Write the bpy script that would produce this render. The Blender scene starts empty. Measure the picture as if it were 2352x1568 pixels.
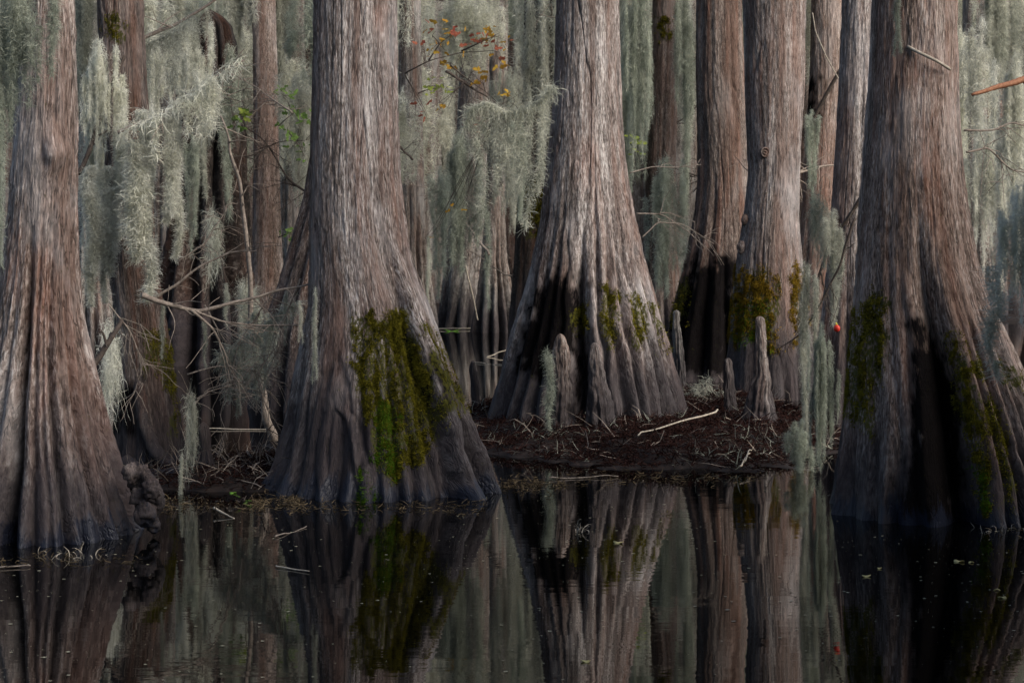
import bpy, math, random
import numpy as np
from mathutils import Vector

random.seed(7)
RNG = np.random.default_rng(11)
S = bpy.context.scene
COL = S.collection
R = math.radians

# ------------------------------------------------------------------ survey: eye height, lens, and pixel -> place
EYE, F, CX, HZ = 2.2, 4389.0, 1176.0, 540.0
def at(px, py, Y):
    return np.array([(px - CX) / F * Y, Y, EYE - (py - HZ) / F * Y])
def on_water(px, py, z=0.0):
    Y = (EYE - z) * F / (py - HZ)
    return at(px, py, Y)
def proj(V):
    return CX + V[:, 0] / V[:, 1] * F, HZ + (EYE - V[:, 2]) / V[:, 1] * F
def sstep(a, b, x):
    t = np.clip((x - a) / (b - a), 0, 1)
    return t * t * (3 - 2 * t)

# ------------------------------------------------------------------ noise
def _h(ix, iy, iz, seed):
    with np.errstate(over='ignore'):
        h = (ix.astype(np.uint32) * np.uint32(374761393) + iy.astype(np.uint32) * np.uint32(668265263)
             + iz.astype(np.uint32) * np.uint32(2147483647) + np.uint32(seed * 2654435 + 12345))
        h = (h ^ (h >> np.uint32(13))) * np.uint32(1274126177)
        h = h ^ (h >> np.uint32(16))
        h = h * np.uint32(2246822519)
        h = h ^ (h >> np.uint32(15))
    return h.astype(np.float64) / 4294967295.0
def vnoise(x, y, z, seed=0):
    x, y, z = np.broadcast_arrays(np.asarray(x, float), np.asarray(y, float), np.asarray(z, float))
    fx, fy, fz = np.floor(x), np.floor(y), np.floor(z)
    tx, ty, tz = x - fx, y - fy, z - fz
    tx, ty, tz = [t * t * (3 - 2 * t) for t in (tx, ty, tz)]
    ix, iy, iz = fx.astype(np.int64), fy.astype(np.int64), fz.astype(np.int64)
    r = 0
    for dx in (0, 1):
        wx = tx if dx else 1 - tx
        for dy in (0, 1):
            wy = ty if dy else 1 - ty
            for dz in (0, 1):
                wz = tz if dz else 1 - tz
                r = r + wx * wy * wz * _h(ix + dx, iy + dy, iz + dz, seed)
    return r * 2 - 1
def fbm(x, y, z, oct=3, seed=0):
    r, a, t = 0, 1.0, 0
    for k in range(oct):
        r = r + a * vnoise(x * 2 ** k, y * 2 ** k, z * 2 ** k, seed + k)
        t += a
        a *= .5
    return r / t

# ------------------------------------------------------------------ mesh helpers
def mk_mesh(name, V, Q, smooth=True, mat=None, attrs=None):
    V = np.asarray(V, np.float32).reshape(-1, 3)
    Q = np.asarray(Q, np.int32)
    n = Q.shape[1]
    me = bpy.data.meshes.new(name)
    me.vertices.add(len(V)); me.vertices.foreach_set('co', V.ravel())
    me.loops.add(Q.size); me.loops.foreach_set('vertex_index', Q.ravel())
    me.polygons.add(len(Q)); me.polygons.foreach_set('loop_start', np.arange(0, Q.size, n, dtype=np.int32))
    me.polygons.foreach_set('use_smooth', np.full(len(Q), smooth))
    me.update(calc_edges=True)
    for k, a in (attrs or {}).items():
        a = np.asarray(a, np.float32)
        if a.ndim == 2:
            at_ = me.attributes.new(k, 'FLOAT_VECTOR', 'POINT'); at_.data.foreach_set('vector', a.ravel())
        else:
            at_ = me.attributes.new(k, 'FLOAT', 'POINT'); at_.data.foreach_set('value', a)
    if mat: me.materials.append(mat)
    return me
def link(name, me, parent=None, loc=None):
    o = bpy.data.objects.new(name, me); COL.objects.link(o)
    if parent: o.parent = parent
    if loc is not None: o.location = loc
    return o
def tag(o, label=None, cat=None, group=None, kind=None):
    if label: o['label'] = label
    if cat: o['category'] = cat
    if group: o['group'] = group
    if kind: o['kind'] = kind
    return o
def thing(name, label, cat, loc=(0, 0, 0), group=None):
    o = bpy.data.objects.new(name, None); COL.objects.link(o)
    o.location = loc; o.empty_display_size = .2
    return tag(o, label, cat, group)
def cat_geo(parts):
    Vs, Qs, n = [], [], 0
    for V, Q in parts:
        Vs.append(V); Qs.append(np.asarray(Q) + n); n += len(V)
    return np.concatenate(Vs), np.concatenate(Qs)

def moss_mesh(V, Q, mat, per=12):
    n = len(V) // per
    tone = np.repeat(np.random.default_rng(n).uniform(0, 1, n) ** .8, per)
    return mk_mesh('spanish_moss', V, Q, False, mat, dict(tone=tone))
def tube(P, rad, ns=7, jit=0.0, seed=0):
    """tapered round limb along a polyline, closed at both ends"""
    P = np.asarray(P, float); n = len(P)
    rad = np.asarray(rad, float) if np.ndim(rad) else np.full(n, rad)
    T = np.gradient(P, axis=0); T /= np.linalg.norm(T, axis=1)[:, None] + 1e-9
    ref = np.array([0.31, .77, .55])
    A = np.cross(T, ref); A /= np.linalg.norm(A, axis=1)[:, None] + 1e-9
    B = np.cross(T, A)
    th = np.linspace(0, 2 * np.pi, ns, endpoint=False)
    rr = rad[:, None] * np.ones(ns)
    if jit: rr = rr * (1 + jit * np.random.default_rng(seed).uniform(-1, 1, rr.shape))
    V = P[:, None] + rr[..., None] * (np.cos(th)[None, :, None] * A[:, None] + np.sin(th)[None, :, None] * B[:, None])
    V = np.concatenate([V.reshape(-1, 3), P[:1], P[-1:]])
    i = np.arange(n - 1)[:, None] * ns; j = np.arange(ns)[None]; k = (j + 1) % ns
    Q = np.stack([i + j, i + k, i + ns + k, i + ns + j], -1).reshape(-1, 4)
    a, b = n * ns, n * ns + 1
    j = np.arange(ns)
    c0 = np.stack([np.full(ns, a), (j + 1) % ns, j, j], -1)
    c1 = np.stack([np.full(ns, b), (n - 1) * ns + j, (n - 1) * ns + (j + 1) % ns, (n - 1) * ns + (j + 1) % ns], -1)
    return V, Q   # open ends are capped by the taper below
def limb(P, r0, r1, ns=7, sub=6, wob=0.0, seed=0, jit=.08):
    """smooth wobbly limb through key points"""
    P = np.asarray(P, float); n = len(P)
    t = np.linspace(0, n - 1, (n - 1) * sub + 1)
    k = np.arange(n)
    C = np.stack([np.interp(t, k, P[:, i]) for i in range(3)], 1)
    for _ in range(2):
        D = C.copy(); D[1:-1] = (C[:-2] + 2 * C[1:-1] + C[2:]) / 4; C = D
    if wob:
        L = np.linalg.norm(P[-1] - P[0])
        for i in range(3):
            C[1:-1, i] += wob * L * vnoise(t[1:-1] * 1.7 + i * 9.1, seed * 3.3, .5, seed)
    rad = r0 + (r1 - r0) * np.linspace(0, 1, len(C)) ** .8
    C = np.concatenate([C[:1] - (C[1] - C[0]) * .02, C, C[-1:] + (C[-1] - C[-2]) * .05])
    rad = np.concatenate([[rad[0] * .02], rad, [rad[-1] * .05]])
    return tube(C, rad, ns, jit, seed)

def strands(P0, D0, length, width, grav=.5, curl=.5, nseg=4, rng=RNG):
    """thin ribbons that start at P0 along D0, bend down and curl"""
    N = len(P0)
    length = np.broadcast_to(length, (N,)); width = np.broadcast_to(width, (N,))
    P = [P0]; D = D0 / (np.linalg.norm(D0, axis=1)[:, None] + 1e-9)
    C = rng.normal(0, curl, (N, 3))
    Ds = [D]
    for k in range(nseg):
        P.append(P[-1] + D * (length / nseg)[:, None])
        D = D + C + np.array([0, 0, -grav]); D /= np.linalg.norm(D, axis=1)[:, None] + 1e-9
        C = C * .6 + rng.normal(0, curl * .6, (N, 3))
        Ds.append(D)
    Wd = np.cross(D0, rng.normal(0, 1, (N, 3))); Wd /= np.linalg.norm(Wd, axis=1)[:, None] + 1e-9
    V = np.empty((N, nseg + 1, 2, 3))
    for k in range(nseg + 1):
        w = width * (1.0 if k < nseg else .25) * (1 - .35 * k / nseg) * .5
        V[:, k, 0] = P[k] - Wd * w[:, None]
        V[:, k, 1] = P[k] + Wd * w[:, None]
    base = np.arange(N)[:, None] * (nseg + 1) * 2
    k = np.arange(nseg)[None] * 2
    Q = np.stack([base + k, base + k + 1, base + k + 3, base + k + 2], -1).reshape(-1, 4)
    return V.reshape(-1, 3), Q

# ------------------------------------------------------------------ materials
def new_mat(name):
    m = bpy.data.materials.new(name); m.use_nodes = True
    nt = m.node_tree; nt.nodes.clear()
    return m, nt
class NG:
    def __init__(s, nt): s.nt = nt
    def n(s, t, **kw):
        nd = s.nt.nodes.new(t)
        for k, v in kw.items(): setattr(nd, k, v)
        return nd
    def l(s, a, b): s.nt.links.new(a, b)
    def val(s, sock, v):
        if isinstance(v, bpy.types.NodeSocket): s.l(v, sock)
        else: sock.default_value = v
    def math(s, op, a, b=0.0, c=0.0, clamp=False):
        nd = s.n('ShaderNodeMath', operation=op, use_clamp=clamp)
        s.val(nd.inputs[0], a); s.val(nd.inputs[1], b); s.val(nd.inputs[2], c)
        return nd.outputs[0]
    def mix(s, f, a, b, blend='MIX'):
        nd = s.n('ShaderNodeMix', data_type='RGBA', blend_type=blend)
        s.val(nd.inputs[0], f)
        for sock, v in ((nd.inputs[6], a), (nd.inputs[7], b)):
            s.val(sock, v if isinstance(v, bpy.types.NodeSocket) else (*v, 1))
        return nd.outputs[2]
    def noise(s, vec, scale=(1, 1, 1), detail=4, rough=.55, dist=0.0):
        mp = s.n('ShaderNodeMapping'); mp.inputs['Scale'].default_value = scale
        s.l(vec, mp.inputs['Vector'])
        nz = s.n('ShaderNodeTexNoise'); nz.inputs['Scale'].default_value = 1
        nz.inputs['Detail'].default_value = detail; nz.inputs['Roughness'].default_value = rough
        nz.inputs['Distortion'].default_value = dist
        s.l(mp.outputs[0], nz.inputs['Vector'])
        return nz.outputs['Fac']
    def ramp(s, f, stops):
        nd = s.n('ShaderNodeValToRGB'); s.l(f, nd.inputs[0])
        cr = nd.color_ramp
        while len(cr.elements) < len(stops): cr.elements.new(.5)
        for e, (p, c) in zip(cr.elements, stops):
            e.position = p; e.color = (*c, 1) if len(c) == 3 else c
        return nd.outputs[0]
    def range(s, f, a, b, c=0.0, d=1.0):
        nd = s.n('ShaderNodeMapRange'); s.val(nd.inputs[0], f)
        for i, v in zip((1, 2, 3, 4), (a, b, c, d)): nd.inputs[i].default_value = v
        return nd.outputs[0]
    def attr(s, name, out='Fac'):
        nd = s.n('ShaderNodeAttribute', attribute_name=name); return nd.outputs[out]
    def principled(s, **kw):
        b = s.n('ShaderNodeBsdfPrincipled'); o = s.n('ShaderNodeOutputMaterial')
        s.l(b.outputs[0], o.inputs[0])
        for k, v in kw.items():
            sock = b.inputs[k.replace('_', ' ')]
            s.val(sock, v if isinstance(v, bpy.types.NodeSocket) or not isinstance(v, tuple) else (*v, 1))
        return b

def bark_mat(name, dark, mid, light, rust=(.26, .095, .05), rust_amt=.5, stain_shade_h=1.12, seed=0.0, fs=1.0):
    m, nt = new_mat(name); g = NG(nt)
    fib = g.attr('fib', 'Vector')
    geo = g.n('ShaderNodeNewGeometry').outputs['Position']
    off = g.n('ShaderNodeVectorMath', operation='ADD'); g.l(fib, off.inputs[0]); off.inputs[1].default_value = (seed, seed * 1.7, seed * .3)
    fv = off.outputs[0]
    fine = g.noise(fv, (120 * fs, 120 * fs, 15 * fs), 4, .7, .3)
    med = g.noise(fv, (34 * fs, 34 * fs, 3.2), 4, .64, .4)
    broad = g.noise(fv, (6, 6, .35), 3, .5)
    blotch = g.noise(geo, (2.2, 2.2, .8), 4, .6)
    speck = g.noise(geo, (60, 60, 30), 3, .7)
    k = g.math('ADD', g.math('MULTIPLY', fine, .56), g.math('MULTIPLY', med, .20))
    k = g.math('ADD', k, g.math('MULTIPLY', broad, .24))
    col = g.ramp(k, [(.385, tuple(c * .6 for c in dark)), (.46, tuple(.55 * a + .45 * b for a, b in zip(dark, mid))), (.52, mid), (.585, light), (.69, tuple(min(1, c * 1.15) for c in light))])
    umb = g.range(g.noise(fv, (3.6, 3.6, .22), 4, .6), .47, .62)
    col = g.mix(g.math('MULTIPLY', umb, .74), col, g.mix(k, (.02, .01, .007), tuple(a * .72 + b for a, b in zip(mid, (.11, .045, .025)))))
    ck = g.math('ABSOLUTE', g.math('SUBTRACT', g.noise(fv, (62 * fs, 62 * fs, 4.2), 3, .62, .35), .5))
    ck = g.math('MULTIPLY', g.range(ck, .05, .0), g.range(g.noise(geo, (7, 7, 4), 3, .6), .34, .55))
    col = g.mix(g.math('MULTIPLY', ck, .85), col, tuple(c * .25 for c in dark))
    rf = g.math('MULTIPLY', g.range(g.noise(fv, (9, 9, .5), 4, .6), .50, .78), rust_amt, clamp=True)
    rf2 = g.math('ADD', rf, g.math('MULTIPLY', g.math('MULTIPLY', g.attr('rust'), g.range(med, .35, .6)), .32), clamp=True)
    col = g.mix(rf2, col, g.mix(k, (0, 0, 0), tuple(c * 2 for c in rust), 'MIX'))
    # pale lichen bloom and grey weathering in blotches
    col = g.mix(g.math('MULTIPLY', g.range(blotch, .52, .75), .45), col, tuple(min(1, c * 1.15) for c in (light[0] * .95, light[1] * 1.0, light[2] * 1.06)))
    col = g.mix(g.math('MULTIPLY', g.range(speck, .64, .74), .35), col, tuple(c * .35 for c in dark))
    # streaky high-water stain, with shade toward the water painted in
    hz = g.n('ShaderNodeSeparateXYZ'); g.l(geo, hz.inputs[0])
    edge = g.math('MULTIPLY_ADD', g.noise(fv, (11, 11, .6), 4, .65), 1.1, stain_shade_h - .55)
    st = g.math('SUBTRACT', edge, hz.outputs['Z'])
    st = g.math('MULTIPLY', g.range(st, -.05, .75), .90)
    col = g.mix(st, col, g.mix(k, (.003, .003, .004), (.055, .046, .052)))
    # black patches: algae, and painted shade in the hollow and deep groove
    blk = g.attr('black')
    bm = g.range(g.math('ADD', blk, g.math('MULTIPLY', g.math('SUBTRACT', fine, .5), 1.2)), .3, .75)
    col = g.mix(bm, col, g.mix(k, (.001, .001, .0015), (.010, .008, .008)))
    # moss film under the tufts
    ms = g.attr('moss')
    mm = g.range(g.math('ADD', ms, g.math('MULTIPLY', g.math('SUBTRACT', g.noise(geo, (40, 40, 22), 4, .65), .5), 4.2)), .62, 1.1)
    mcol = g.mix(g.noise(geo, (9, 9, 5), 3, .6), (.022, .020, .006), (.075, .075, .014))
    col = g.mix(mm, col, mcol)
    # wet foot, bluish sky reflection put into its colour
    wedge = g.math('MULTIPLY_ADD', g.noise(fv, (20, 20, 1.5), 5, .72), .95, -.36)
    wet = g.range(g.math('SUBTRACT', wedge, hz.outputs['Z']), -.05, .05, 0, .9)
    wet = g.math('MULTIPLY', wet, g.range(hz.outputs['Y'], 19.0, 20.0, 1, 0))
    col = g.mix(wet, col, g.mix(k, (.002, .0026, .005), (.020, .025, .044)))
    rough = g.math('MULTIPLY_ADD', wet, -.5, .88)
    ht = g.math('ADD', g.math('MULTIPLY', fine, .55), g.math('MULTIPLY', med, .7))
    ht = g.math('ADD', ht, g.math('MULTIPLY', speck, .12))
    ht = g.math('SUBTRACT', ht, g.math('MULTIPLY', ck, .35))
    bp = g.n('ShaderNodeBump'); bp.inputs['Strength'].default_value = 1.0; bp.inputs['Distance'].default_value = .016
    g.l(ht, bp.inputs['Height'])
    g.principled(Base_Color=col, Roughness=rough, Normal=bp.outputs[0], Specular_IOR_Level=g.math('MULTIPLY_ADD', bm, -.22, .25))
    return m

def leaf_mat(name, a, b, scale=6.0, trans=.35, rough=.7, tone=False):
    """dull plant matter, a little light passes through"""
    m, nt = new_mat(name); g = NG(nt)
    geo = g.n('ShaderNodeNewGeometry').outputs['Position']
    f = g.range(g.noise(geo, (scale,) * 3, 4, .65), .32, .68)
    oi = g.n('ShaderNodeObjectInfo').outputs['Random']
    col = g.mix(f, a, b)
    hv = g.n('ShaderNodeHueSaturation'); g.l(col, hv.inputs['Color'])
    vv = g.range(oi, 0, 1, .85, 1.12)
    if tone: vv = g.math('MULTIPLY', vv, g.range(g.attr('tone'), 0, 1, .55, 1.2))
    g.l(vv, hv.inputs['Value'])
    d = g.n('ShaderNodeBsdfDiffuse'); g.l(hv.outputs[0], d.inputs[0])
    t = g.n('ShaderNodeBsdfTranslucent'); g.l(hv.outputs[0], t.inputs[0])
    mx = g.n('ShaderNodeMixShader'); mx.inputs[0].default_value = trans
    g.l(d.outputs[0], mx.inputs[1]); g.l(t.outputs[0], mx.inputs[2])
    o = g.n('ShaderNodeOutputMaterial'); g.l(mx.outputs[0], o.inputs[0])
    return m
def plain_mat(name, a, b, scale=(20, 20, 20), rough=.8, bump=.3):
    m, nt = new_mat(name); g = NG(nt)
    tc = g.n('ShaderNodeTexCoord').outputs['Object']
    f = g.noise(tc, scale, 5, .65)
    bp = g.n('ShaderNodeBump'); bp.inputs['Strength'].default_value = bump; bp.inputs['Distance'].default_value = .01
    g.l(f, bp.inputs['Height'])
    g.principled(Base_Color=g.mix(g.range(f, .3, .7), a, b), Roughness=rough, Normal=bp.outputs[0], Specular_IOR_Level=.3)
    return m

M = {}
M['bark_grey'] = bark_mat('grey_brown_bark', (.048, .038, .034), (.225, .188, .174), (.46, .43, .415), rust_amt=.28, seed=1, stain_shade_h=1.32)
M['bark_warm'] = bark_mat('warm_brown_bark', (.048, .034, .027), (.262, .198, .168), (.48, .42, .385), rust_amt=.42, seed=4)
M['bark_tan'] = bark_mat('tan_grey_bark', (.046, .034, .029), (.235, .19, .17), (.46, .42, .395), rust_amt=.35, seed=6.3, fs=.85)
M['bark_brown'] = bark_mat('dull_brown_bark', (.028, .02, .017), (.14, .105, .09), (.30, .26, .235), fs=1.15, rust_amt=.35, seed=9, stain_shade_h=1.1)
M['bark_dark'] = bark_mat('dark_wet_bark', (.008, .006, .006), (.035, .026, .022), (.11, .095, .085), rust_amt=.5, rust=(.1, .04, .02), seed=14, stain_shade_h=1.4)
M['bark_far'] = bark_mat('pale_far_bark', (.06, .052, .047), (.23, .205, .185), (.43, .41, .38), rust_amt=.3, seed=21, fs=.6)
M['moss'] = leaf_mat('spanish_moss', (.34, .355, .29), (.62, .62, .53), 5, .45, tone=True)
M['moss_sun'] = leaf_mat('sunlit_spanish_moss', (.56, .56, .46), (.86, .86, .78), 5, .45, tone=True)  # paler copy of the moss, sunlight put into its colour
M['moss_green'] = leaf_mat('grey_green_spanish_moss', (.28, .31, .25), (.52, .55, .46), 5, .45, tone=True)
M['tuft'] = leaf_mat('olive_bark_moss', (.030, .028, .005), (.21, .185, .022), 14, .3)
M['tuft_green'] = leaf_mat('green_bark_moss', (.03, .06, .006), (.11, .21, .018), 12, .3)
M['tuft_gold'] = leaf_mat('rusty_bark_moss', (.05, .035, .006), (.36, .235, .03), 12, .3)
M['litter'] = leaf_mat('brown_needle_litter', (.004, .003, .003), (.045, .022, .019), 30, .1)
M['twig'] = plain_mat('grey_twig_bark', (.10, .08, .065), (.30, .25, .21), (30, 30, 30))
M['twig_pale'] = plain_mat('bleached_wood', (.20, .17, .135), (.45, .40, .33), (40, 40, 40))
M['twig_dark'] = plain_mat('dark_twig_bark', (.02, .016, .013), (.08, .06, .05), (30, 30, 30))
M['wood_red'] = plain_mat('reddish_bare_wood', (.16, .06, .03), (.38, .19, .11), (60, 60, 60))
M['mud'] = plain_mat('black_mud', (.004, .003, .003), (.022, .013, .010), (14, 14, 14), .7, .8)

# ------------------------------------------------------------------ polygon masks (in survey pixels)
def poly_sdf(x, y, poly):
    P = np.asarray(poly, float); d = np.full(x.shape, 1e18); ins = np.zeros(x.shape, bool)
    n = len(P)
    for i in range(n):
        a, b = P[i], P[(i + 1) % n]
        ex, ey = b - a
        wx, wy = x - a[0], y - a[1]
        t = np.clip((wx * ex + wy * ey) / (ex * ex + ey * ey + 1e-9), 0, 1)
        d = np.minimum(d, (wx - ex * t) ** 2 + (wy - ey * t) ** 2)
        c = ((a[1] > y) != (b[1] > y)) & (x < (b[0] - a[0]) * (y - a[1]) / (b[1] - a[1] + 1e-12) + a[0])
        ins ^= c
    d = np.sqrt(d)
    return np.where(ins, d, -d)

# ------------------------------------------------------------------ trunks
def trunk_geo(rows, Y, ridges, nth=420, nz=360, zlow=-.3, ztop=19.0, seed=0, depth=.30, fine=.035, lean=0.0,
              moss=(), black=(), rust=(), paths=(), bumps=(), close=False, toe=.06, bark=.007, sharp=1.0, lumpy=.13):
    """rows: (py, left px, right px) measured at the trunk's own distance Y; ridges: (u, groove depth to the next ridge)"""
    rows = sorted(rows)
    py = np.array([r[0] for r in rows], float)
    s = Y / F
    zk = EYE - (py - HZ) * s
    ck = ((np.array([r[1] for r in rows]) + np.array([r[2] for r in rows])) / 2 - CX) * s
    wk = (np.array([r[2] for r in rows]) - np.array([r[1] for r in rows])) / 2 * s
    if not close:
        zt = zk[0]
        slope = (ck[0] - ck[1]) / max(.2, zk[0] - zk[1]) * .4 + lean
        zk = np.concatenate([[ztop, zt + (ztop - zt) * .5], zk])
        ck = np.concatenate([[ck[0] + slope * (ztop - zt), ck[0] + slope * (ztop - zt) * .5], ck])
        wk = np.concatenate([[wk[0] * .55, wk[0] * .8], wk])
    dw = (wk[-1] - wk[-2]) / max(.02, zk[-2] - zk[-1])
    zk = np.concatenate([zk, [zlow]]); ck = np.concatenate([ck, ck[-1:]]); wk = np.concatenate([wk, [wk[-1] + max(0, dw) * min(.15, max(0, zk[-2] - zlow))]])
    # heights: dense where it shows
    zvis = EYE + HZ * s + .3
    if close:
        z = zk[0] - (zk[0] - zlow) * np.linspace(0, 1, nz) ** 1.25
    else:
        z = np.concatenate([np.linspace(ztop, zvis, 40, endpoint=False), np.linspace(zvis, zlow, nz)])
    c = np.interp(z, zk[::-1], ck[::-1]); w = np.interp(z, zk[::-1], wk[::-1])
    for _ in range(8 if not close else 2):
        for arr in (c, w):
            arr[1:-1] = (arr[:-2] + 2 * arr[1:-1] + arr[2:]) / 4
    th = np.linspace(-np.pi, np.pi, nth, endpoint=False)
    Z, TH = np.meshgrid(z, th, indexing='ij')
    Wd = w[:, None]; Cc = c[:, None]
    wt = float(np.interp(EYE + (HZ - py[0]) * s, zk[::-1], wk[::-1])) if not close else wk[1] * .8
    b = Wd / max(wt, 1e-3)
    rng = np.random.default_rng(seed + 100)
    # ridge angles all round: the measured ones in front, random ones behind
    ang = [(math.asin(max(-.995, min(.995, u))), d) for u, d in ridges]
    t = math.pi / 2 + .15 if ang else -math.pi
    end = 3 * math.pi / 2 - .15 if ang else math.pi
    while t < end - .2:
        ang.append((t if t <= math.pi else t - 2 * math.pi, rng.uniform(.4, 1)))
        t += rng.uniform(.3, .6)
    ang.sort()
    A = np.array([a for a, _ in ang]); Dp = np.array([d for _, d in ang])
    wob = (.11 * fbm(Z * .8, TH * 1.5, seed * 3.1, 2, seed) + .035 * vnoise(Z * 3.2, TH * 5, seed * 1.1, seed + 1)) * sstep(1.0, 1.8, b)
    tq = TH + wob
    Ae = np.concatenate([[A[-1] - 2 * np.pi], A, [A[0] + 2 * np.pi]]); De = np.concatenate([[Dp[-1]], Dp, [Dp[0]]])
    idx = np.clip(np.searchsorted(Ae, tq.ravel(), side='right') - 1, 0, len(Ae) - 2).reshape(tq.shape)
    tt = np.clip((tq - Ae[idx]) / (Ae[idx + 1] - Ae[idx]), 0, 1)
    gap = np.clip((Ae[idx + 1] - Ae[idx]) / .5, .35, 1.3)
    prof = np.abs(np.cos(np.pi * tt)) ** sharp
    dep = De[idx] * gap
    be = np.random.default_rng(seed + 7).uniform(-.28, .45, len(Ae)); be[-1] = be[1]; be[0] = be[-2]
    amp = depth * sstep(1.05, 2.2, b - be[idx] + .35 * vnoise(TH * 2.5, Z * 1.1, seed, seed))
    r = Wd * (1 - np.minimum(amp * dep, .40 + .45 * amp) * (1 - prof))
    # secondary folds and fibrous strips
    sec = np.abs(vnoise(np.cos(TH) * 6 + 5, np.sin(TH) * 6, Z * .45 + seed, seed + 3))
    r = r - Wd * fine * sec * (0.35 + sstep(1, 1.9, b))
    r = r * (1 + .02 * fbm(np.cos(TH) * 1.5, np.sin(TH) * 1.5, Z * .6 + seed, 2, seed + 5))
    Rn = max(wt * 1.25, .12)
    f1 = fbm(np.cos(TH) * Rn * 34, np.sin(TH) * Rn * 34, Z * 1.6 + seed * 7, 3, seed + 8)
    r = r + bark * .6 * (1 - np.abs(f1) * 2)
    cn = vnoise(np.cos(TH) * Rn * 8, np.sin(TH) * Rn * 8, Z * .55 + seed * 5, seed + 41)
    r = r - .022 * sstep(.05, .0, np.abs(cn)) * sstep(.0, .35, vnoise(np.cos(TH) * Rn * 3, np.sin(TH) * Rn * 3, Z * .9 + seed, seed + 42)) * min(1, wt * 3)
    f2 = fbm(np.cos(TH) * Rn * 26, np.sin(TH) * Rn * 26, Z * 6.5 + seed * 3, 2, seed + 9)
    r = r + bark * 1.1 * sstep(-.1, .25, f2) + .006 * fbm(np.cos(TH) * Rn * 7, np.sin(TH) * Rn * 7, Z * 1.6, 2, seed + 11)
    r = r + Wd * .03 * amp / max(depth, .01) * vnoise(np.cos(TH) * 11, np.sin(TH) * 11, Z * .9 + seed, seed + 12)
    if toe: r = r * (1 + toe * (prof - .5) * np.exp(-np.clip(Z + .02, 0, 9) / .12))
    if close:   # rounded lumpy tip
        tip = np.clip((Z[0, 0] - Z) / (wk[1] * 1.0 + 1e-6), 0, 1)
        r = r * np.sqrt(np.clip(1 - (1 - tip) ** 2, 0.0004, 1))
        r = r * (1 + lumpy * fbm(np.cos(TH) * 1.6, np.sin(TH) * 1.6, Z * 6.5, 3, seed + 2) * 1.6)
        c = c + 0
    if paths or bumps:
        qx, qy = proj(np.stack([Cc + r * np.sin(TH), Y - r * np.cos(TH), Z], -1).reshape(-1, 3))
        qx = qx.reshape(TH.shape); qy = qy.reshape(TH.shape); fr = sstep(-.1, .2, np.cos(TH))
        for keys, w0, w1, h0, h1 in paths:
            ky = [k_[1] for k_ in keys]; kx = [k_[0] for k_ in keys]
            xc = np.interp(qy, ky, kx) + 5 * vnoise(qy / 60, seed, .5, seed + 31)
            f = np.clip((qy - ky[0]) / (ky[-1] - ky[0]), 0, 1)
            wd = w0 + (w1 - w0) * f; hh = (h0 + (h1 - h0) * f) * sstep(ky[0] - 30, ky[0] + 50, qy) * sstep(ky[-1] + 60, ky[-1], qy)
            q = np.abs(qx - xc) / wd * (1 + .15 * vnoise(qy / 25, qx / 25, .2, seed + 33))
            r = r + fr * hh * np.clip(1 - q ** 2.2, 0, 1) ** .8 - fr * hh * .35 * np.exp(-((q - 1.25) / .3) ** 2)
        for bx, by, rx, ry, h in bumps:
            r = r + fr * h * np.exp(-((qx - bx) / rx) ** 2 - ((qy - by) / ry) ** 2)
    X = Cc + r * np.sin(TH); Yy = Y - r * np.cos(TH)
    V = np.stack([X, Yy, Z], -1).reshape(-1, 3)
    ny = len(z)
    i = np.arange(ny - 1)[:, None] * nth; j = np.arange(nth)[None]; k = (j + 1) % nth
    Q = np.stack([i + j, i + k, i + nth + k, i + nth + j], -1).reshape(-1, 4)[:, ::-1]
    fib = np.stack([np.cos(TH) * Rn, np.sin(TH) * Rn, Z], -1).reshape(-1, 3)
    px, pyy = proj(V)
    front = (np.cos(TH).ravel() > -.15)
    nz_ = 16 * fbm(V[:, 0] * 9, V[:, 1] * 9, V[:, 2] * 6, 3, seed + 20)
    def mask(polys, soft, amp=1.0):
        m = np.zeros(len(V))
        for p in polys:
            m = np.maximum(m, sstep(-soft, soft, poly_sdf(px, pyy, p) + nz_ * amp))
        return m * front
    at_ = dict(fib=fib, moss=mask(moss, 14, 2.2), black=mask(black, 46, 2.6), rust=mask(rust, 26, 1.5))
    return V, Q, at_

def blades(V, Q, m, n, rng, lo=.012, hi=.035, out=1.0, k=1.0):
    """short tufts of moss standing on the bark wherever the mask is high"""
    P = V[Q]
    c = P.mean(1); nrm = np.cross(P[:, 2] - P[:, 0], P[:, 3] - P[:, 1])
    area = np.linalg.norm(nrm, axis=1); nrm /= area[:, None] + 1e-12
    w = area * m[Q].mean(1) ** 1.5
    if w.sum() < 1e-9: return None
    keep = fbm(c[:, 0] * 15, c[:, 1] * 15, c[:, 2] * 8, 3, 77) > .05
    w = w * np.where(keep, 1, .07)
    idx = rng.choice(len(Q), n, p=w / w.sum())
    a = rng.uniform(0, 1, (n, 2, 1))
    q = P[idx]
    p = (q[:, 0] * (1 - a[:, 0]) + q[:, 1] * a[:, 0]) * (1 - a[:, 1]) + (q[:, 3] * (1 - a[:, 0]) + q[:, 2] * a[:, 0]) * a[:, 1]
    d = nrm[idx] * out + rng.normal(0, .6, (n, 3))
    return strands(p - nrm[idx] * .003, d, rng.uniform(lo, hi, n), rng.uniform(.004, .009, n) * k, .5, .35, 2, rng)

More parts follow.
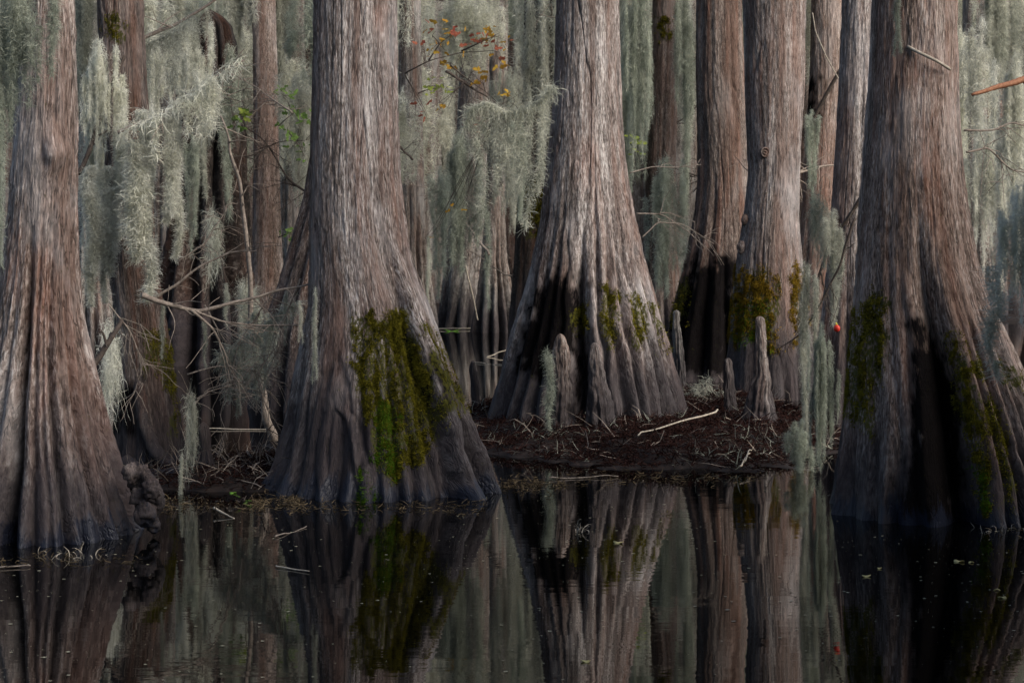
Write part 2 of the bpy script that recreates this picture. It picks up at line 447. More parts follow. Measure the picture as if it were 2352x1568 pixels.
SURF = {}; FULL = {}
def add_moss(root, poly, n, mat, seed, soft=14):
    V, Q, base = FULL[root.name]; rng = np.random.default_rng(seed)
    px, py = proj(V)
    nz_ = 30 * fbm(V[:, 0] * 9, V[:, 1] * 9, V[:, 2] * 6, 3, seed)
    m = sstep(-soft, soft, poly_sdf(px, py, poly) + nz_) * (V[:, 1] < root.location.y + .2)
    k = max(1, root.location.y / 18)
    bl = blades(V, Q, m, int(n * 1.3), rng, .012 * k, .037 * k, 1.0, k)
    if bl: link('moss_patch', mk_mesh('moss_patch', bl[0] - base, bl[1], False, M[mat]), root)
def surf(root, px, py, off=0.0):
    V, x, y = SURF[root.name]
    i = np.argmin((x - px) ** 2 + (y - py) ** 2 + 40 * (V[:, 1] - V[:, 1].min()))
    d = np.array([px, py, 0]); return at(px, py, V[i, 1] - off)
def tree(label, mat, rows, Y, ridges=(), moss=(), tufts=6000, tmat='tuft', group=None, name='cypress_tree', **kw):
    V, Q, a = trunk_geo(rows, Y, ridges, moss=moss, **kw)
    base = np.array([V[-1, 0], Y, 0.0])
    ring = V[-200:].mean(0); base = np.array([ring[0], Y, 0.0])
    root = thing(name, label, 'tree', base, group)
    link('trunk', mk_mesh('trunk', V - base, Q, True, M[mat], a), root)
    if moss:
        areas = [abs(sum(p[i][0] * p[(i + 1) % len(p)][1] - p[(i + 1) % len(p)][0] * p[i][1] for i in range(len(p)))) for p in moss]
        FULL[root.name] = (V, Q, base)
        for p, ar in zip(moss, areas): add_moss(root, p, max(700, int(tufts * ar / sum(areas))), tmat, kw.get('seed', 0) + 50)
    FULL[root.name] = (V, Q, base)
    root['base'] = [float(x) for x in base]
    f = V[:, 1] < Y; pq = proj(V[f]); SURF[root.name] = (V[f], *pq)
    return root
def part(root, name, geo, mat, smooth=True):
    b = np.array(root['base'])
    return link(name, mk_mesh(name, geo[0] - b, geo[1], smooth, M[mat], dict(fib=geo[0])), root)

# =================================================================== WATER, BANKS
m, nt = new_mat('still_black_water'); g = NG(nt)
geo = g.n('ShaderNodeNewGeometry').outputs['Position']
h = g.math('ADD', g.math('MULTIPLY', g.noise(geo, (1.2, 5.0, 1), 3, .5), .6), g.math('MULTIPLY', g.noise(geo, (6, 16, 1), 2, .5), .12))
bp = g.n('ShaderNodeBump'); bp.inputs['Strength'].default_value = .030; bp.inputs['Distance'].default_value = .05
g.l(h, bp.inputs['Height'])
g.principled(Base_Color=(.001, .001, .001), Roughness=.0, IOR=1.33, Normal=bp.outputs[0])
WATER = m
V = np.array([[-400, -60, 0], [400, -60, 0], [400, 600, 0], [-400, 600, 0]], float)
tag(link('water', mk_mesh('water', V, [[0, 1, 2, 3]], False, WATER)), kind='structure')

def bank(name, x0, x1, y0, y1, hfun, nx=200, ny=160, kind='structure'):
    xs = np.linspace(x0, x1, nx); ys = np.linspace(y0, y1, ny)
    X, Y_ = np.meshgrid(xs, ys)
    Z = hfun(X, Y_)
    V = np.stack([X, Y_, Z], -1).reshape(-1, 3)
    i = np.arange(ny - 1)[:, None] * nx; j = np.arange(nx - 1)[None]
    Q = np.stack([i + j, i + j + 1, i + nx + j + 1, i + nx + j], -1).reshape(-1, 4)
    o = tag(link(name, mk_mesh(name, V, Q, True, M['mud'])), kind=kind)
    return V, Q
def litter(name, V, Q, n, rng, size=(.03, .12), mat='litter', label=None, up=.25):
    P = V[Q]; c = P.mean(1)
    ok = c[:, 2] > .006
    nrm = np.cross(P[:, 1] - P[:, 0], P[:, 3] - P[:, 0]); ar = np.linalg.norm(nrm, axis=1) * ok / (c[:, 1] ** 1.2)
    idx = rng.choice(len(Q), n, p=ar / ar.sum())
    a = rng.uniform(0, 1, (n, 2, 1)); q = P[idx]
    p = (q[:, 0] * (1 - a[:, 0]) + q[:, 1] * a[:, 0]) * (1 - a[:, 1]) + (q[:, 3] * (1 - a[:, 0]) + q[:, 2] * a[:, 0]) * a[:, 1]
    p[:, 2] += rng.uniform(0, .05, n)
    d = rng.normal(0, 1, (n, 3)); d[:, 2] = np.abs(d[:, 2]) * up
    return strands(p, d, rng.uniform(*size, n), rng.uniform(.004, .012, n), .12, .35, 3, rng)

def h_mid(X, Y):
    # litter bank round the middle trunk, front edge wandering
    cx, cy = 1.55, 21.9
    e = ((X - cx) / 2.5) ** 2 + ((Y - cy) / 4.5) ** 2
    n = fbm(X * 1.3, Y * .9, .3, 4, 31)
    return .24 * sstep(1.0, .35, e + .25 * n) - .06 + .10 * fbm(X * 3, Y * 3, .7, 4, 32)
def h_left(X, Y):
    e = ((X + 2.35) / 1.25) ** 2 + ((Y - 17.4) / 1.15) ** 2
    n = fbm(X * 2, Y * 1.5, .3, 3, 41)
    return .16 * sstep(1.1, .3, e + .3 * n) - .045 + .035 * fbm(X * 6, Y * 6, .7, 3, 42)
def h_far(X, Y):
    n = fbm(X * .35, Y * .3, .3, 3, 51)
    return .25 * sstep(47, 53, Y + 3.5 * n) - .05 + .06 * fbm(X * 1.5, Y * 1.5, .1, 3, 52)
b_mid = bank('mud_bank', -1.6, 5.2, 16.6, 28.5, h_mid, 260, 240)
b_left = bank('mud_bank', -4.0, -.8, 15.8, 18.9, h_left, 180, 140)
b_far = bank('far_ground', -45, 45, 42, 140, h_far, 260, 160)
rng = np.random.default_rng(5)
l1 = litter('l', *b_mid, 34000, rng, (.02, .16), up=.5)
l2 = litter('l', *b_left, 5000, rng)
tag(link('leaf_litter', mk_mesh('leaf_litter', *l1, False, M['litter'])), 'reddish brown needle litter heaped on the bank around the middle cypress', 'leaf litter', kind='stuff')
tag(link('leaf_litter', mk_mesh('leaf_litter', *l2, False, M['litter'])), 'brown twigs and needles on the low mud beside the left centre cypress', 'leaf litter', kind='stuff')
l4 = litter('l', *b_mid, 420, rng, (.10, .40), up=.7); l5 = litter('l', *b_left, 420, rng, (.12, .45), up=.8)
V_, Q_ = cat_geo([l4, l5])
tag(link('twig_litter', mk_mesh('twig_litter', V_, Q_, False, M['twig'])), 'fine broken twigs tangled over the litter of both banks', 'twigs', kind='stuff')
l6 = litter('l', *b_mid, 2600, rng, (.05, .2), up=.6)
kk = np.repeat(fbm(l6[0][::8, 0] * 2.2, l6[0][::8, 1] * 2.2, .3, 2, 35) > .12, 1)
kk = np.where(kk)[0]
V_ = l6[0].reshape(-1, 8, 3)[kk].reshape(-1, 3); Q_ = l6[1][:len(kk) * 3]
M['fallen_moss'] = leaf_mat('fallen_moss', (.16, .17, .14), (.42, .43, .36), 9, .3)
tag(link('fallen_moss', mk_mesh('fallen_moss', V_, Q_, False, M['fallen_moss'])), 'pale wisps of fallen Spanish moss strewn on the litter bank', 'fallen moss', kind='stuff')
l3 = litter('l', *b_far, 20000, rng, (.1, .5))
tag(link('leaf_litter', mk_mesh('leaf_litter', *l3, False, M['litter'])), 'dark leaf litter covering the far ground behind the cypresses', 'leaf litter', kind='stuff')

# =================================================================== HERO TREES
T1 = tree('big grey fluted cypress with a round knot standing in the water at the left edge', 'bark_tan',
     [(0, 52, 168), (150, 46, 172), (350, 32, 176), (500, 20, 178), (600, 8, 181), (700, -8, 188), (800, -32, 205), (900, -62, 230), (1000, -92, 256),
      (1100, -122, 288), (1200, -150, 316), (1262, -165, 333)], 14.2,
     [(-.97, .9), (-.75, .8), (-.52, .9), (-.28, 1.5), (.10, .9), (.30, .6), (.40, 1.0), (.60, .5), (.72, .7), (.86, .6), (.97, .8)],
     seed=1, depth=.37, bumps=[(122, 352, 34, 40, .085), (96, 348, 7, 26, -.045), (104, 376, 9, 12, -.03), (150, 366, 5, 22, -.025)], rust=[[(60, 560), (125, 560), (125, 900), (95, 960), (70, 800)], [(20, 520), (60, 520), (60, 700), (20, 700)]], fine=.06)
T2 = tree('massive pale cypress with the largest green moss patch, left of centre', 'bark_grey',
     [(0, 722, 909), (200, 718, 912), (400, 713, 918), (500, 711, 930), (600, 712, 946), (700, 708, 985), (800, 690, 1022), (900, 665, 1062), (1000, 640, 1100),
      (1060, 622, 1124), (1110, 597, 1148)], 16.8,
     [(-.97, .5), (-.80, .5), (-.58, .35), (-.40, .8), (-.20, .5), (-.02, .5), (.14, .9), (.32, .6), (.46, .7), (.70, .9), (.95, .6)],
     moss=[[(800, 760), (810, 728), (850, 716), (880, 728), (895, 712), (935, 712), (948, 760), (978, 840), (1005, 900), (1022, 960), (1000, 990), (985, 1050), (930, 1060), (905, 1105), (880, 1090), (862, 1050), (850, 960), (830, 900), (812, 830)],
           [(965, 735), (985, 740), (1010, 790), (1040, 850), (1075, 930), (1070, 955), (1045, 940), (1010, 850)]],
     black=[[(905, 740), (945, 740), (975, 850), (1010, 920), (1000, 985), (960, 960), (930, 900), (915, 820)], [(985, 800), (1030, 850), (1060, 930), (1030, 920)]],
     tufts=24000, seed=2, depth=.30,
     paths=[([(905, 560), (935, 680), (955, 760), (990, 860), (1030, 960), (1066, 1050), (1084, 1150)], 10, 42, .04, .25),
            ([(782, 938), (803, 962), (820, 1020), (828, 1080), (836, 1160)], 12, 18, .06, .06), ([(748, 950), (742, 1010), (738, 1080), (740, 1160)], 10, 12, .03, .05)], rust=[[(850, 20), (880, 20), (878, 60), (860, 62)]])
T3 = tree('tall cypress with deep flutes and three moss streaks rising from the litter bank', 'bark_grey',
     [(0, 1278, 1421), (200, 1271, 1426), (300, 1264, 1431), (400, 1252, 1442), (500, 1239, 1460), (600, 1216, 1483), (700, 1190, 1513), (800, 1160, 1545), (900, 1130, 1573), (975, 1108, 1592)], 21.6,
     [(-.96, .7), (-.80, .6), (-.62, .8), (-.45, .7), (-.30, 1.4), (.10, .8), (.22, .8), (.40, .9), (.55, .5), (.66, .8), (.80, .6), (.96, .7)],
     moss=[[(1390, 665), (1412, 668), (1420, 790), (1402, 805), (1388, 740)], [(1448, 680), (1476, 684), (1492, 760), (1470, 800), (1456, 760)],
           [(1488, 690), (1505, 700), (1535, 800), (1518, 800)], [(1318, 720), (1350, 690), (1352, 745), (1325, 770)]],
     black=[[(1240, 650), (1330, 620), (1338, 760), (1250, 880), (1180, 850), (1205, 740)], [(1312, 760), (1348, 740), (1352, 960), (1316, 960)]],  # second polygon paints the shade inside the deep groove
     tufts=5000, seed=3, depth=.39, zlow=-.05, rust=[[(1320, 330), (1352, 330), (1350, 420), (1322, 420)]])
T7 = tree('great reddish cypress with a hollow black base and mossy buttresses at right', 'bark_warm',
     [(0, 2006, 2195), (100, 2003, 2197), (200, 1997, 2198), (300, 1990, 2202), (400, 1983, 2209), (500, 1975, 2224), (600, 1966, 2243), (700, 1956, 2276), (800, 1944, 2325), (900, 1931, 2368),
      (1000, 1920, 2405), (1100, 1908, 2432), (1170, 1902, 2450)], 15.3,
     [(-.97, .35), (-.85, .4), (-.70, .4), (-.54, .5), (-.40, 1.7), (.20, .5), (.33, 1.1), (.50, .6), (.62, 1.0), (.80, .7), (.96, .7)],
     moss=[[(1945, 790), (1975, 700), (2010, 665), (2040, 690), (2050, 800), (2030, 850), (2010, 900), (2000, 1000), (1970, 965), (1945, 960), (1930, 900)],
           [(2185, 760), (2215, 750), (2235, 900), (2260, 1000), (2285, 1100), (2265, 1180), (2240, 1060), (2215, 960), (2195, 860)],
           [(2240, 800), (2270, 900), (2310, 1000), (2330, 1120), (2325, 1180), (2295, 1080), (2270, 960)], [(2290, 830), (2352, 860), (2352, 900), (2310, 880)]],
     black=[[(2098, 740), (2130, 730), (2165, 780), (2200, 900), (2218, 1230), (2040, 1230), (2060, 1080), (2100, 950)]],  # deep shade of the hollow between buttresses, painted black
     rust=[[(2070, 130), (2150, 130), (2140, 190), (2080, 190)], [(2110, 280), (2140, 280), (2140, 500), (2115, 480)]],
     tufts=18000, seed=7, depth=.42)
T4 = tree('brown cypress with a black algae base behind the middle tree', 'bark_brown',
     [(0, 1600, 1702), (200, 1600, 1709), (330, 1602, 1720), (420, 1603, 1722), (500, 1594, 1730), (600, 1570, 1745), (700, 1542, 1770), (790, 1520, 1790), (850, 1505, 1800)], 29.5,
     [(-.95, .6), (-.6, .8), (-.25, .9), (.2, .7), (.6, .8), (.95, .7)],
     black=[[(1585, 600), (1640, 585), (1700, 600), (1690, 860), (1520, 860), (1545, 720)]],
     moss=[[(1545, 720), (1575, 640), (1585, 660), (1560, 760)]], tufts=700, seed=4, nth=260, nz=260, depth=.3)
T5 = tree('pale cypress with a rusty gold moss skirt and small knots, right of centre', 'bark_grey',
     [(0, 1706, 1850), (200, 1711, 1846), (300, 1716, 1840), (400, 1720, 1836), (500, 1708, 1833), (600, 1692, 1841), (700, 1680, 1853), (800, 1668, 1868), (880, 1655, 1880)], 26.0,
     [(-.95, .6), (-.65, .7), (-.3, .7), (0, .9), (.35, .8), (.62, 1.2), (.93, .7)],
     moss=[[(1685, 640), (1710, 612), (1750, 615), (1782, 635), (1790, 760), (1772, 805), (1745, 770), (1700, 795), (1680, 770)],
           [(1812, 640), (1838, 610), (1848, 650), (1846, 800), (1825, 800)]],
     tufts=15000, tmat='tuft_gold', seed=5, nth=300, nz=280, depth=.26, rust=[[(1715, 150), (1740, 150), (1735, 260), (1712, 260)]])
T6 = tree('narrow grey cypress close behind the great reddish tree', 'bark_grey',
     [(0, 1936, 2012), (200, 1928, 2010), (350, 1918, 2008), (500, 1908, 2004), (600, 1900, 2010), (700, 1888, 2020), (850, 1870, 2040), (960, 1855, 2050)], 21.5,
     [(-.9, .7), (-.5, .8), (-.1, .8), (.4, .8), (.9, .7)], seed=6, nth=260, nz=240)
T8 = tree('tan cypress with bare red wood between the pale and the grey trunks', 'bark_warm',
     [(0, 1864, 1936), (150, 1862, 1938), (350, 1850, 1930), (500, 1840, 1922), (650, 1826, 1925), (800, 1810, 1940)], 32.0,
     [(-.9, .7), (-.3, .8), (.3, .8), (.9, .7)], seed=8, nth=220, nz=220,
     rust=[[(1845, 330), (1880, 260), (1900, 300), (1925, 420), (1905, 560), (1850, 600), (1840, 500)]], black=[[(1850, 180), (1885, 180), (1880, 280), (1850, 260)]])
L2 = tree('dark slim cypress with a yellow moss streak and curling root behind the left tree', 'bark_brown',
     [(0, 225, 328), (200, 232, 336), (400, 245, 346), (600, 256, 356), (700, 262, 374), (800, 266, 390), (900, 266, 404), (1000, 262, 420), (1100, 250, 436)], 17.6,
     [(-.95, .8), (-.5, .9), (.0, 1.3), (.35, .8), (.7, .9), (.95, .7)], seed=12, nth=300, nz=280, depth=.32,
     moss=[[(335, 770), (380, 758), (395, 800), (412, 950), (402, 1000), (385, 900), (340, 830)], [(240, 40), (265, 20), (290, 60), (262, 110)]], tufts=2500,
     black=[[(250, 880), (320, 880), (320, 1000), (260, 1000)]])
T2b = tree('shaded cypress flaring out just behind the left side of the pale mossy tree', 'bark_brown',
     [(0, 760, 860), (200, 735, 860), (350, 712, 860), (450, 697, 860), (550, 668, 860), (650, 638, 870), (760, 600, 890), (850, 575, 900)], 24.5,
     [(-.95, .8), (-.7, .9), (-.4, .8), (0, .8), (.9, .7)], seed=13, nth=240, nz=220)
B1 = tree('slender straight pinkish cypress standing alone in the left background', 'bark_warm',
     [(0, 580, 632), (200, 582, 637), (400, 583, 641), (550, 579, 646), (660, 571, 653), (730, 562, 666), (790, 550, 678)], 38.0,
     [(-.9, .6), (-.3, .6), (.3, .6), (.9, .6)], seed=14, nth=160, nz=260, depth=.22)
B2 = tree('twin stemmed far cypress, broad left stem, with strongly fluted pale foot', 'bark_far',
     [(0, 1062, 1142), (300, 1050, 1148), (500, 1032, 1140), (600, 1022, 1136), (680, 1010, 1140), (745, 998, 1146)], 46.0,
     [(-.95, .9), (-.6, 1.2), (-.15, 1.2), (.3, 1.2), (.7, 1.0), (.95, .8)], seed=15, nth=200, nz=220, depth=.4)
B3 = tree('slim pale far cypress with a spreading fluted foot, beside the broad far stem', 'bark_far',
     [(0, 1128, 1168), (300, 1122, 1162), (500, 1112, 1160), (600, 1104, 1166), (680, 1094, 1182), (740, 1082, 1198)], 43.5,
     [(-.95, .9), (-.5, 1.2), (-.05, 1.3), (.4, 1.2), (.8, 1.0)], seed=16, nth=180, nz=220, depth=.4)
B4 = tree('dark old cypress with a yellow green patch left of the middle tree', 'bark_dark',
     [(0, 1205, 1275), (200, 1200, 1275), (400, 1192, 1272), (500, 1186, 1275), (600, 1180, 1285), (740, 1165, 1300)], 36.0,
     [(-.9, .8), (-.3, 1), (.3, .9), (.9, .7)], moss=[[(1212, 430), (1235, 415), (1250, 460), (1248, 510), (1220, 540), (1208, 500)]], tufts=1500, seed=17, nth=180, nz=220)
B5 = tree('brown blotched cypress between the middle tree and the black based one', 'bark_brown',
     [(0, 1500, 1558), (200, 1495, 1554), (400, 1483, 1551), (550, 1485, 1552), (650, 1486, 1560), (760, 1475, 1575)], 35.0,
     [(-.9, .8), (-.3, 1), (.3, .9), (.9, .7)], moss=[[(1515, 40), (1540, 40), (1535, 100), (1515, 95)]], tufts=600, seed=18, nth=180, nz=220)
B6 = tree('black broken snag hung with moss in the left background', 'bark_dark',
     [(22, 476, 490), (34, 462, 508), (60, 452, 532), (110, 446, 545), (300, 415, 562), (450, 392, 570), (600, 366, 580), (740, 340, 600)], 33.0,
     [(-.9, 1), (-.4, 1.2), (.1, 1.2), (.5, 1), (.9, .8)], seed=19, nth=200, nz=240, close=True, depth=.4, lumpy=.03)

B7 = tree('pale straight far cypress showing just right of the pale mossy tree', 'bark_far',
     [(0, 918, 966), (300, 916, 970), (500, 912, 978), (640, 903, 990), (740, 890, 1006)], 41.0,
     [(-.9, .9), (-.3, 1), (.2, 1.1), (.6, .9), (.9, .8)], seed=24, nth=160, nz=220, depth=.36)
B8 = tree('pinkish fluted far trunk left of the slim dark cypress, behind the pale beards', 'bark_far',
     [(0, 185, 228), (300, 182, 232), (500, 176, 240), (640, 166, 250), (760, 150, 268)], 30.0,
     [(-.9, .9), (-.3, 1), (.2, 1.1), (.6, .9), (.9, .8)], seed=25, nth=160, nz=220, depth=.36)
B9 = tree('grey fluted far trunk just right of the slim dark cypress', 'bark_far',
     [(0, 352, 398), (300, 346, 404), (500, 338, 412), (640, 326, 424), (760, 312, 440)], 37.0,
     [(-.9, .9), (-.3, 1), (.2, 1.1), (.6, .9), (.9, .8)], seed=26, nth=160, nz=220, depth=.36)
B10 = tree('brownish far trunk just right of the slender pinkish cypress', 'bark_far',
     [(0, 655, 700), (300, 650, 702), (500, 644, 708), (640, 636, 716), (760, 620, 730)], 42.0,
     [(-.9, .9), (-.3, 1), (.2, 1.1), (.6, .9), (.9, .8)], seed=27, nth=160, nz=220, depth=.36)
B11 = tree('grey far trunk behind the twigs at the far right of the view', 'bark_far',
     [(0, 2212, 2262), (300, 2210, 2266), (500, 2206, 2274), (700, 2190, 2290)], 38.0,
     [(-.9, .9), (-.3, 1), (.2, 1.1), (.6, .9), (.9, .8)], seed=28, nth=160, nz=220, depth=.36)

# ------------------------------------------------------------------ the far wood: one mass of leafage and moss
rng = np.random.default_rng(91)
N = 120000
P = np.stack([rng.uniform(-46, 46, N), rng.uniform(86, 110, N), rng.uniform(0, 1, N) ** .9 * 26], 1)
den = fbm(P[:, 0] * .22, P[:, 1] * .1, P[:, 2] * .12, 3, 95) + .9 * sstep(9, 2, P[:, 2])
gap = (np.abs(P[:, 0] + 16.6) < 1.5 + .6 * vnoise(P[:, 2] * .5, P[:, 1] * .2, .4, 96)) & (P[:, 2] > 13.5) | (np.abs(P[:, 0] + 1.6) < 1.0 + .5 * vnoise(P[:, 2] * .5, 2, .4, 97)) & (P[:, 2] > 16)
P = P[(den > rng.uniform(-.55, .12, N)) & ~gap & ~(((np.abs(P[:, 0] - 24.6) < 2.2) | (np.abs(P[:, 0] + 20.2) < 2.4)) & (P[:, 2] > 5) & (rng.uniform(0, 1, N) < .5))]; N = len(P)
G = strands(P, rng.normal(0, 1, (N, 3)) * [1, 1, .6], rng.uniform(.5, 1.6, N), rng.uniform(.10, .30, N), .5, .4, 2, rng)
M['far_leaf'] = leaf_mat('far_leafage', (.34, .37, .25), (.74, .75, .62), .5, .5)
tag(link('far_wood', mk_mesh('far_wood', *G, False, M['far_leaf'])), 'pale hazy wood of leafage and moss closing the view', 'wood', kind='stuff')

# ------------------------------------------------------------------ far trees, one mesh per kind, copied
far_protos = []
for k in range(4):
    w = 30 + 8 * k
    V, Q, a = trunk_geo([(0, 1176 - w, 1176 + w), (300, 1176 - w * 1.08, 1176 + w * 1.08), (500, 1176 - w * 1.3, 1176 + w * 1.3), (620, 1176 - w * 1.8, 1176 + w * 1.9), (720, 1176 - w * 2.5, 1176 + w * 2.5)],
                        55.0, [(-.9, 1), (-.4, 1), (.1, 1), (.5, 1), (.9, 1)], nth=90, nz=90, seed=60 + k, depth=.35, ztop=26, bark=.02)
    V = V - np.array([0, 55.0, 0])
    far_protos.append(mk_mesh('trunk', V, Q, True, M[['bark_far', 'bark_brown', 'bark_far', 'bark_far'][k]], a))
rng = np.random.default_rng(23)
n_far = 0
for i in range(96):
    Yf = rng.uniform(46, 84)
    pxf = ((i * 37 % 96) + .5) / 96 * 2700 - 170 + rng.uniform(-22, 22)
    X = (pxf - CX) / F * Yf
    if 365 < pxf < 470 or 1075 < pxf < 1130: continue
    t = thing('far_cypress_tree', 'straight far cypress trunk in the mossy background wood', 'tree', (X, Yf, 0), 'far cypress trunks in the background')
    o = link('trunk', far_protos[int(rng.choice([0, 1, 1, 2, 3]))], t)
    o.rotation_euler = (rng.uniform(-.03, .03), rng.uniform(-.04, .04), rng.uniform(0, 6))
    s = rng.uniform(.55, 1.15); o.scale = (s, s, 1)

# =================================================================== SPANISH MOSS
def rope_geo(x0, y0, L, rad, n, rng, width=.005, sl=(.05, .15), drift=.05, z0=0.0):
    t = rng.uniform(0, 1, n)
    ph = rng.uniform(0, 10)
    cx = x0 + drift * L * (vnoise(t * 3 + ph, .3, .1, 5) * .8) + drift * L * t * rng.normal(0, .7)
    cy = y0 + drift * L * vnoise(t * 3 + ph, .9, 4.1, 6)
    prof = np.sin(np.pi * np.clip(t * .72 + .16, 0, 1)) * (1 - .75 * t ** 2) * (1 + .5 * vnoise(t * 7 + ph, 1.7, .2, 8)) + .03
    a = rng.uniform(0, 2 * np.pi, n); rr = rad * prof * rng.uniform(0, 1, n) ** .85
    P = np.stack([cx + rr * np.cos(a), cy + rr * np.sin(a), z0 - t * L], 1)
    up = rng.normal(-.45, .55, n)
    D = np.stack([np.cos(a), np.sin(a), up], 1) + rng.normal(0, .55, (n, 3))
    return strands(P, D, rng.uniform(0, 1, n) ** 1.3 * (sl[1] - sl[0]) + sl[0], rng.uniform(.55, 1.25, n) * width, .26, .75, 5, rng)
def moss_proto(W, L, ropes, per, rad, seed, width=.005, sl=(.05, .15), thick=.2):
    rng = np.random.default_rng(seed)
    gs = []
    for i in range(ropes):
        x = np.clip(rng.normal(0, .30), -.62, .62) * W if i else 0
        edge = abs(x) / (W * .62 + 1e-6)
        top = rng.uniform(0, .30) * L * (.35 + edge) if i else 0
        env = (1 - top / L) * (rng.uniform(.3, 1.0) ** .8) * (1 - .35 * edge) if i else .95
        gs.append(rope_geo(x, rng.normal(0, thick * .5), L * env, rad * rng.uniform(.55, 1.35), int(per * (.25 + env)), rng, width, sl, z0=-top))
    return cat_geo(gs)
PROTO = {}
def add_proto(kind, n, mats, *a, **kw):
    for k in range(n):
        gm = moss_proto(*a, seed=hash_seed(kind) + k, **kw)
        for mt in mats:
            PROTO.setdefault((kind, mt), []).append(moss_mesh(*gm, M[mt]))
def hash_seed(s): return sum(ord(c) * (i + 3) for i, c in enumerate(s))
ALLM = ('moss', 'moss_sun', 'moss_green')
SIZE = dict(long=(.48, 2.0), rope=(.26, 1.4), wide=(1.15, 1.6), tuft=(.6, .5), curtain=(2.4, 5.0))
add_proto('long', 3, ALLM, .34, 2.0, 7, 1300, .085, width=.0055, sl=(.05, .17))
SIZE['beard'] = (.30, 2.0)
add_proto('beard', 3, ALLM, .05, 2.0, 3, 4600, .105, width=.0055, sl=(.03, .13), thick=.08)
add_proto('rope', 3, ALLM, .10, 1.4, 2, 1000, .04, width=.005, sl=(.04, .14))
add_proto('wide', 4, ALLM, .95, 1.6, 22, 800, .075, width=.0055, sl=(.05, .17))
add_proto('tuft', 4, ALLM, .4, .5, 9, 170, .06, width=.0045, sl=(.06, .30), thick=.3)
add_proto('curtain', 5, ALLM, 2.4, 5.0, 30, 620, .17, width=.016, sl=(.12, .5), thick=.9)
NM = [0]
def moss(kind, mt, px, py0, py1, wpx, Y, label, group=None, dy=0.0, tilt=0.0):
    W, L = SIZE[kind]
    s = Y / F
    p = at(px, py0, Y)
    NM[0] += 1
    lst = PROTO[(kind, mt)]
    o = link('spanish_moss', lst[NM[0] % len(lst)], None, p)
    o.scale = (wpx * s / W * (1 if NM[0] % 2 else -1), max(.6, min(1.4, wpx * s / W)), (py1 - py0) * s / L)
    o.rotation_euler = (0, tilt, 0)
    return tag(o, label, 'spanish moss', group)
GB = 'moss curtains hanging among the far trees'
rng = np.random.default_rng(77)
for i in range(170):
    Yc = rng.uniform(31, 64)
    px = rng.uniform(-150, 2500)
    top = rng.uniform(-620, 330)
    ln = rng.uniform(230, 520)
    bot = min(top + ln, 600 + rng.uniform(-140, 60))
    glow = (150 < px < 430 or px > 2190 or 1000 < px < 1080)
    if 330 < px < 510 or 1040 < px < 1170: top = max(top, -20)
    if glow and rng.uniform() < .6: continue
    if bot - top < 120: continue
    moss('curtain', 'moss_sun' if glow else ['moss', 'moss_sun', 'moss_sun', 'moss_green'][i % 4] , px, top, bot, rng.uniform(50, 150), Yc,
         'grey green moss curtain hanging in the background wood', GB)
GF = 'hanging Spanish moss'
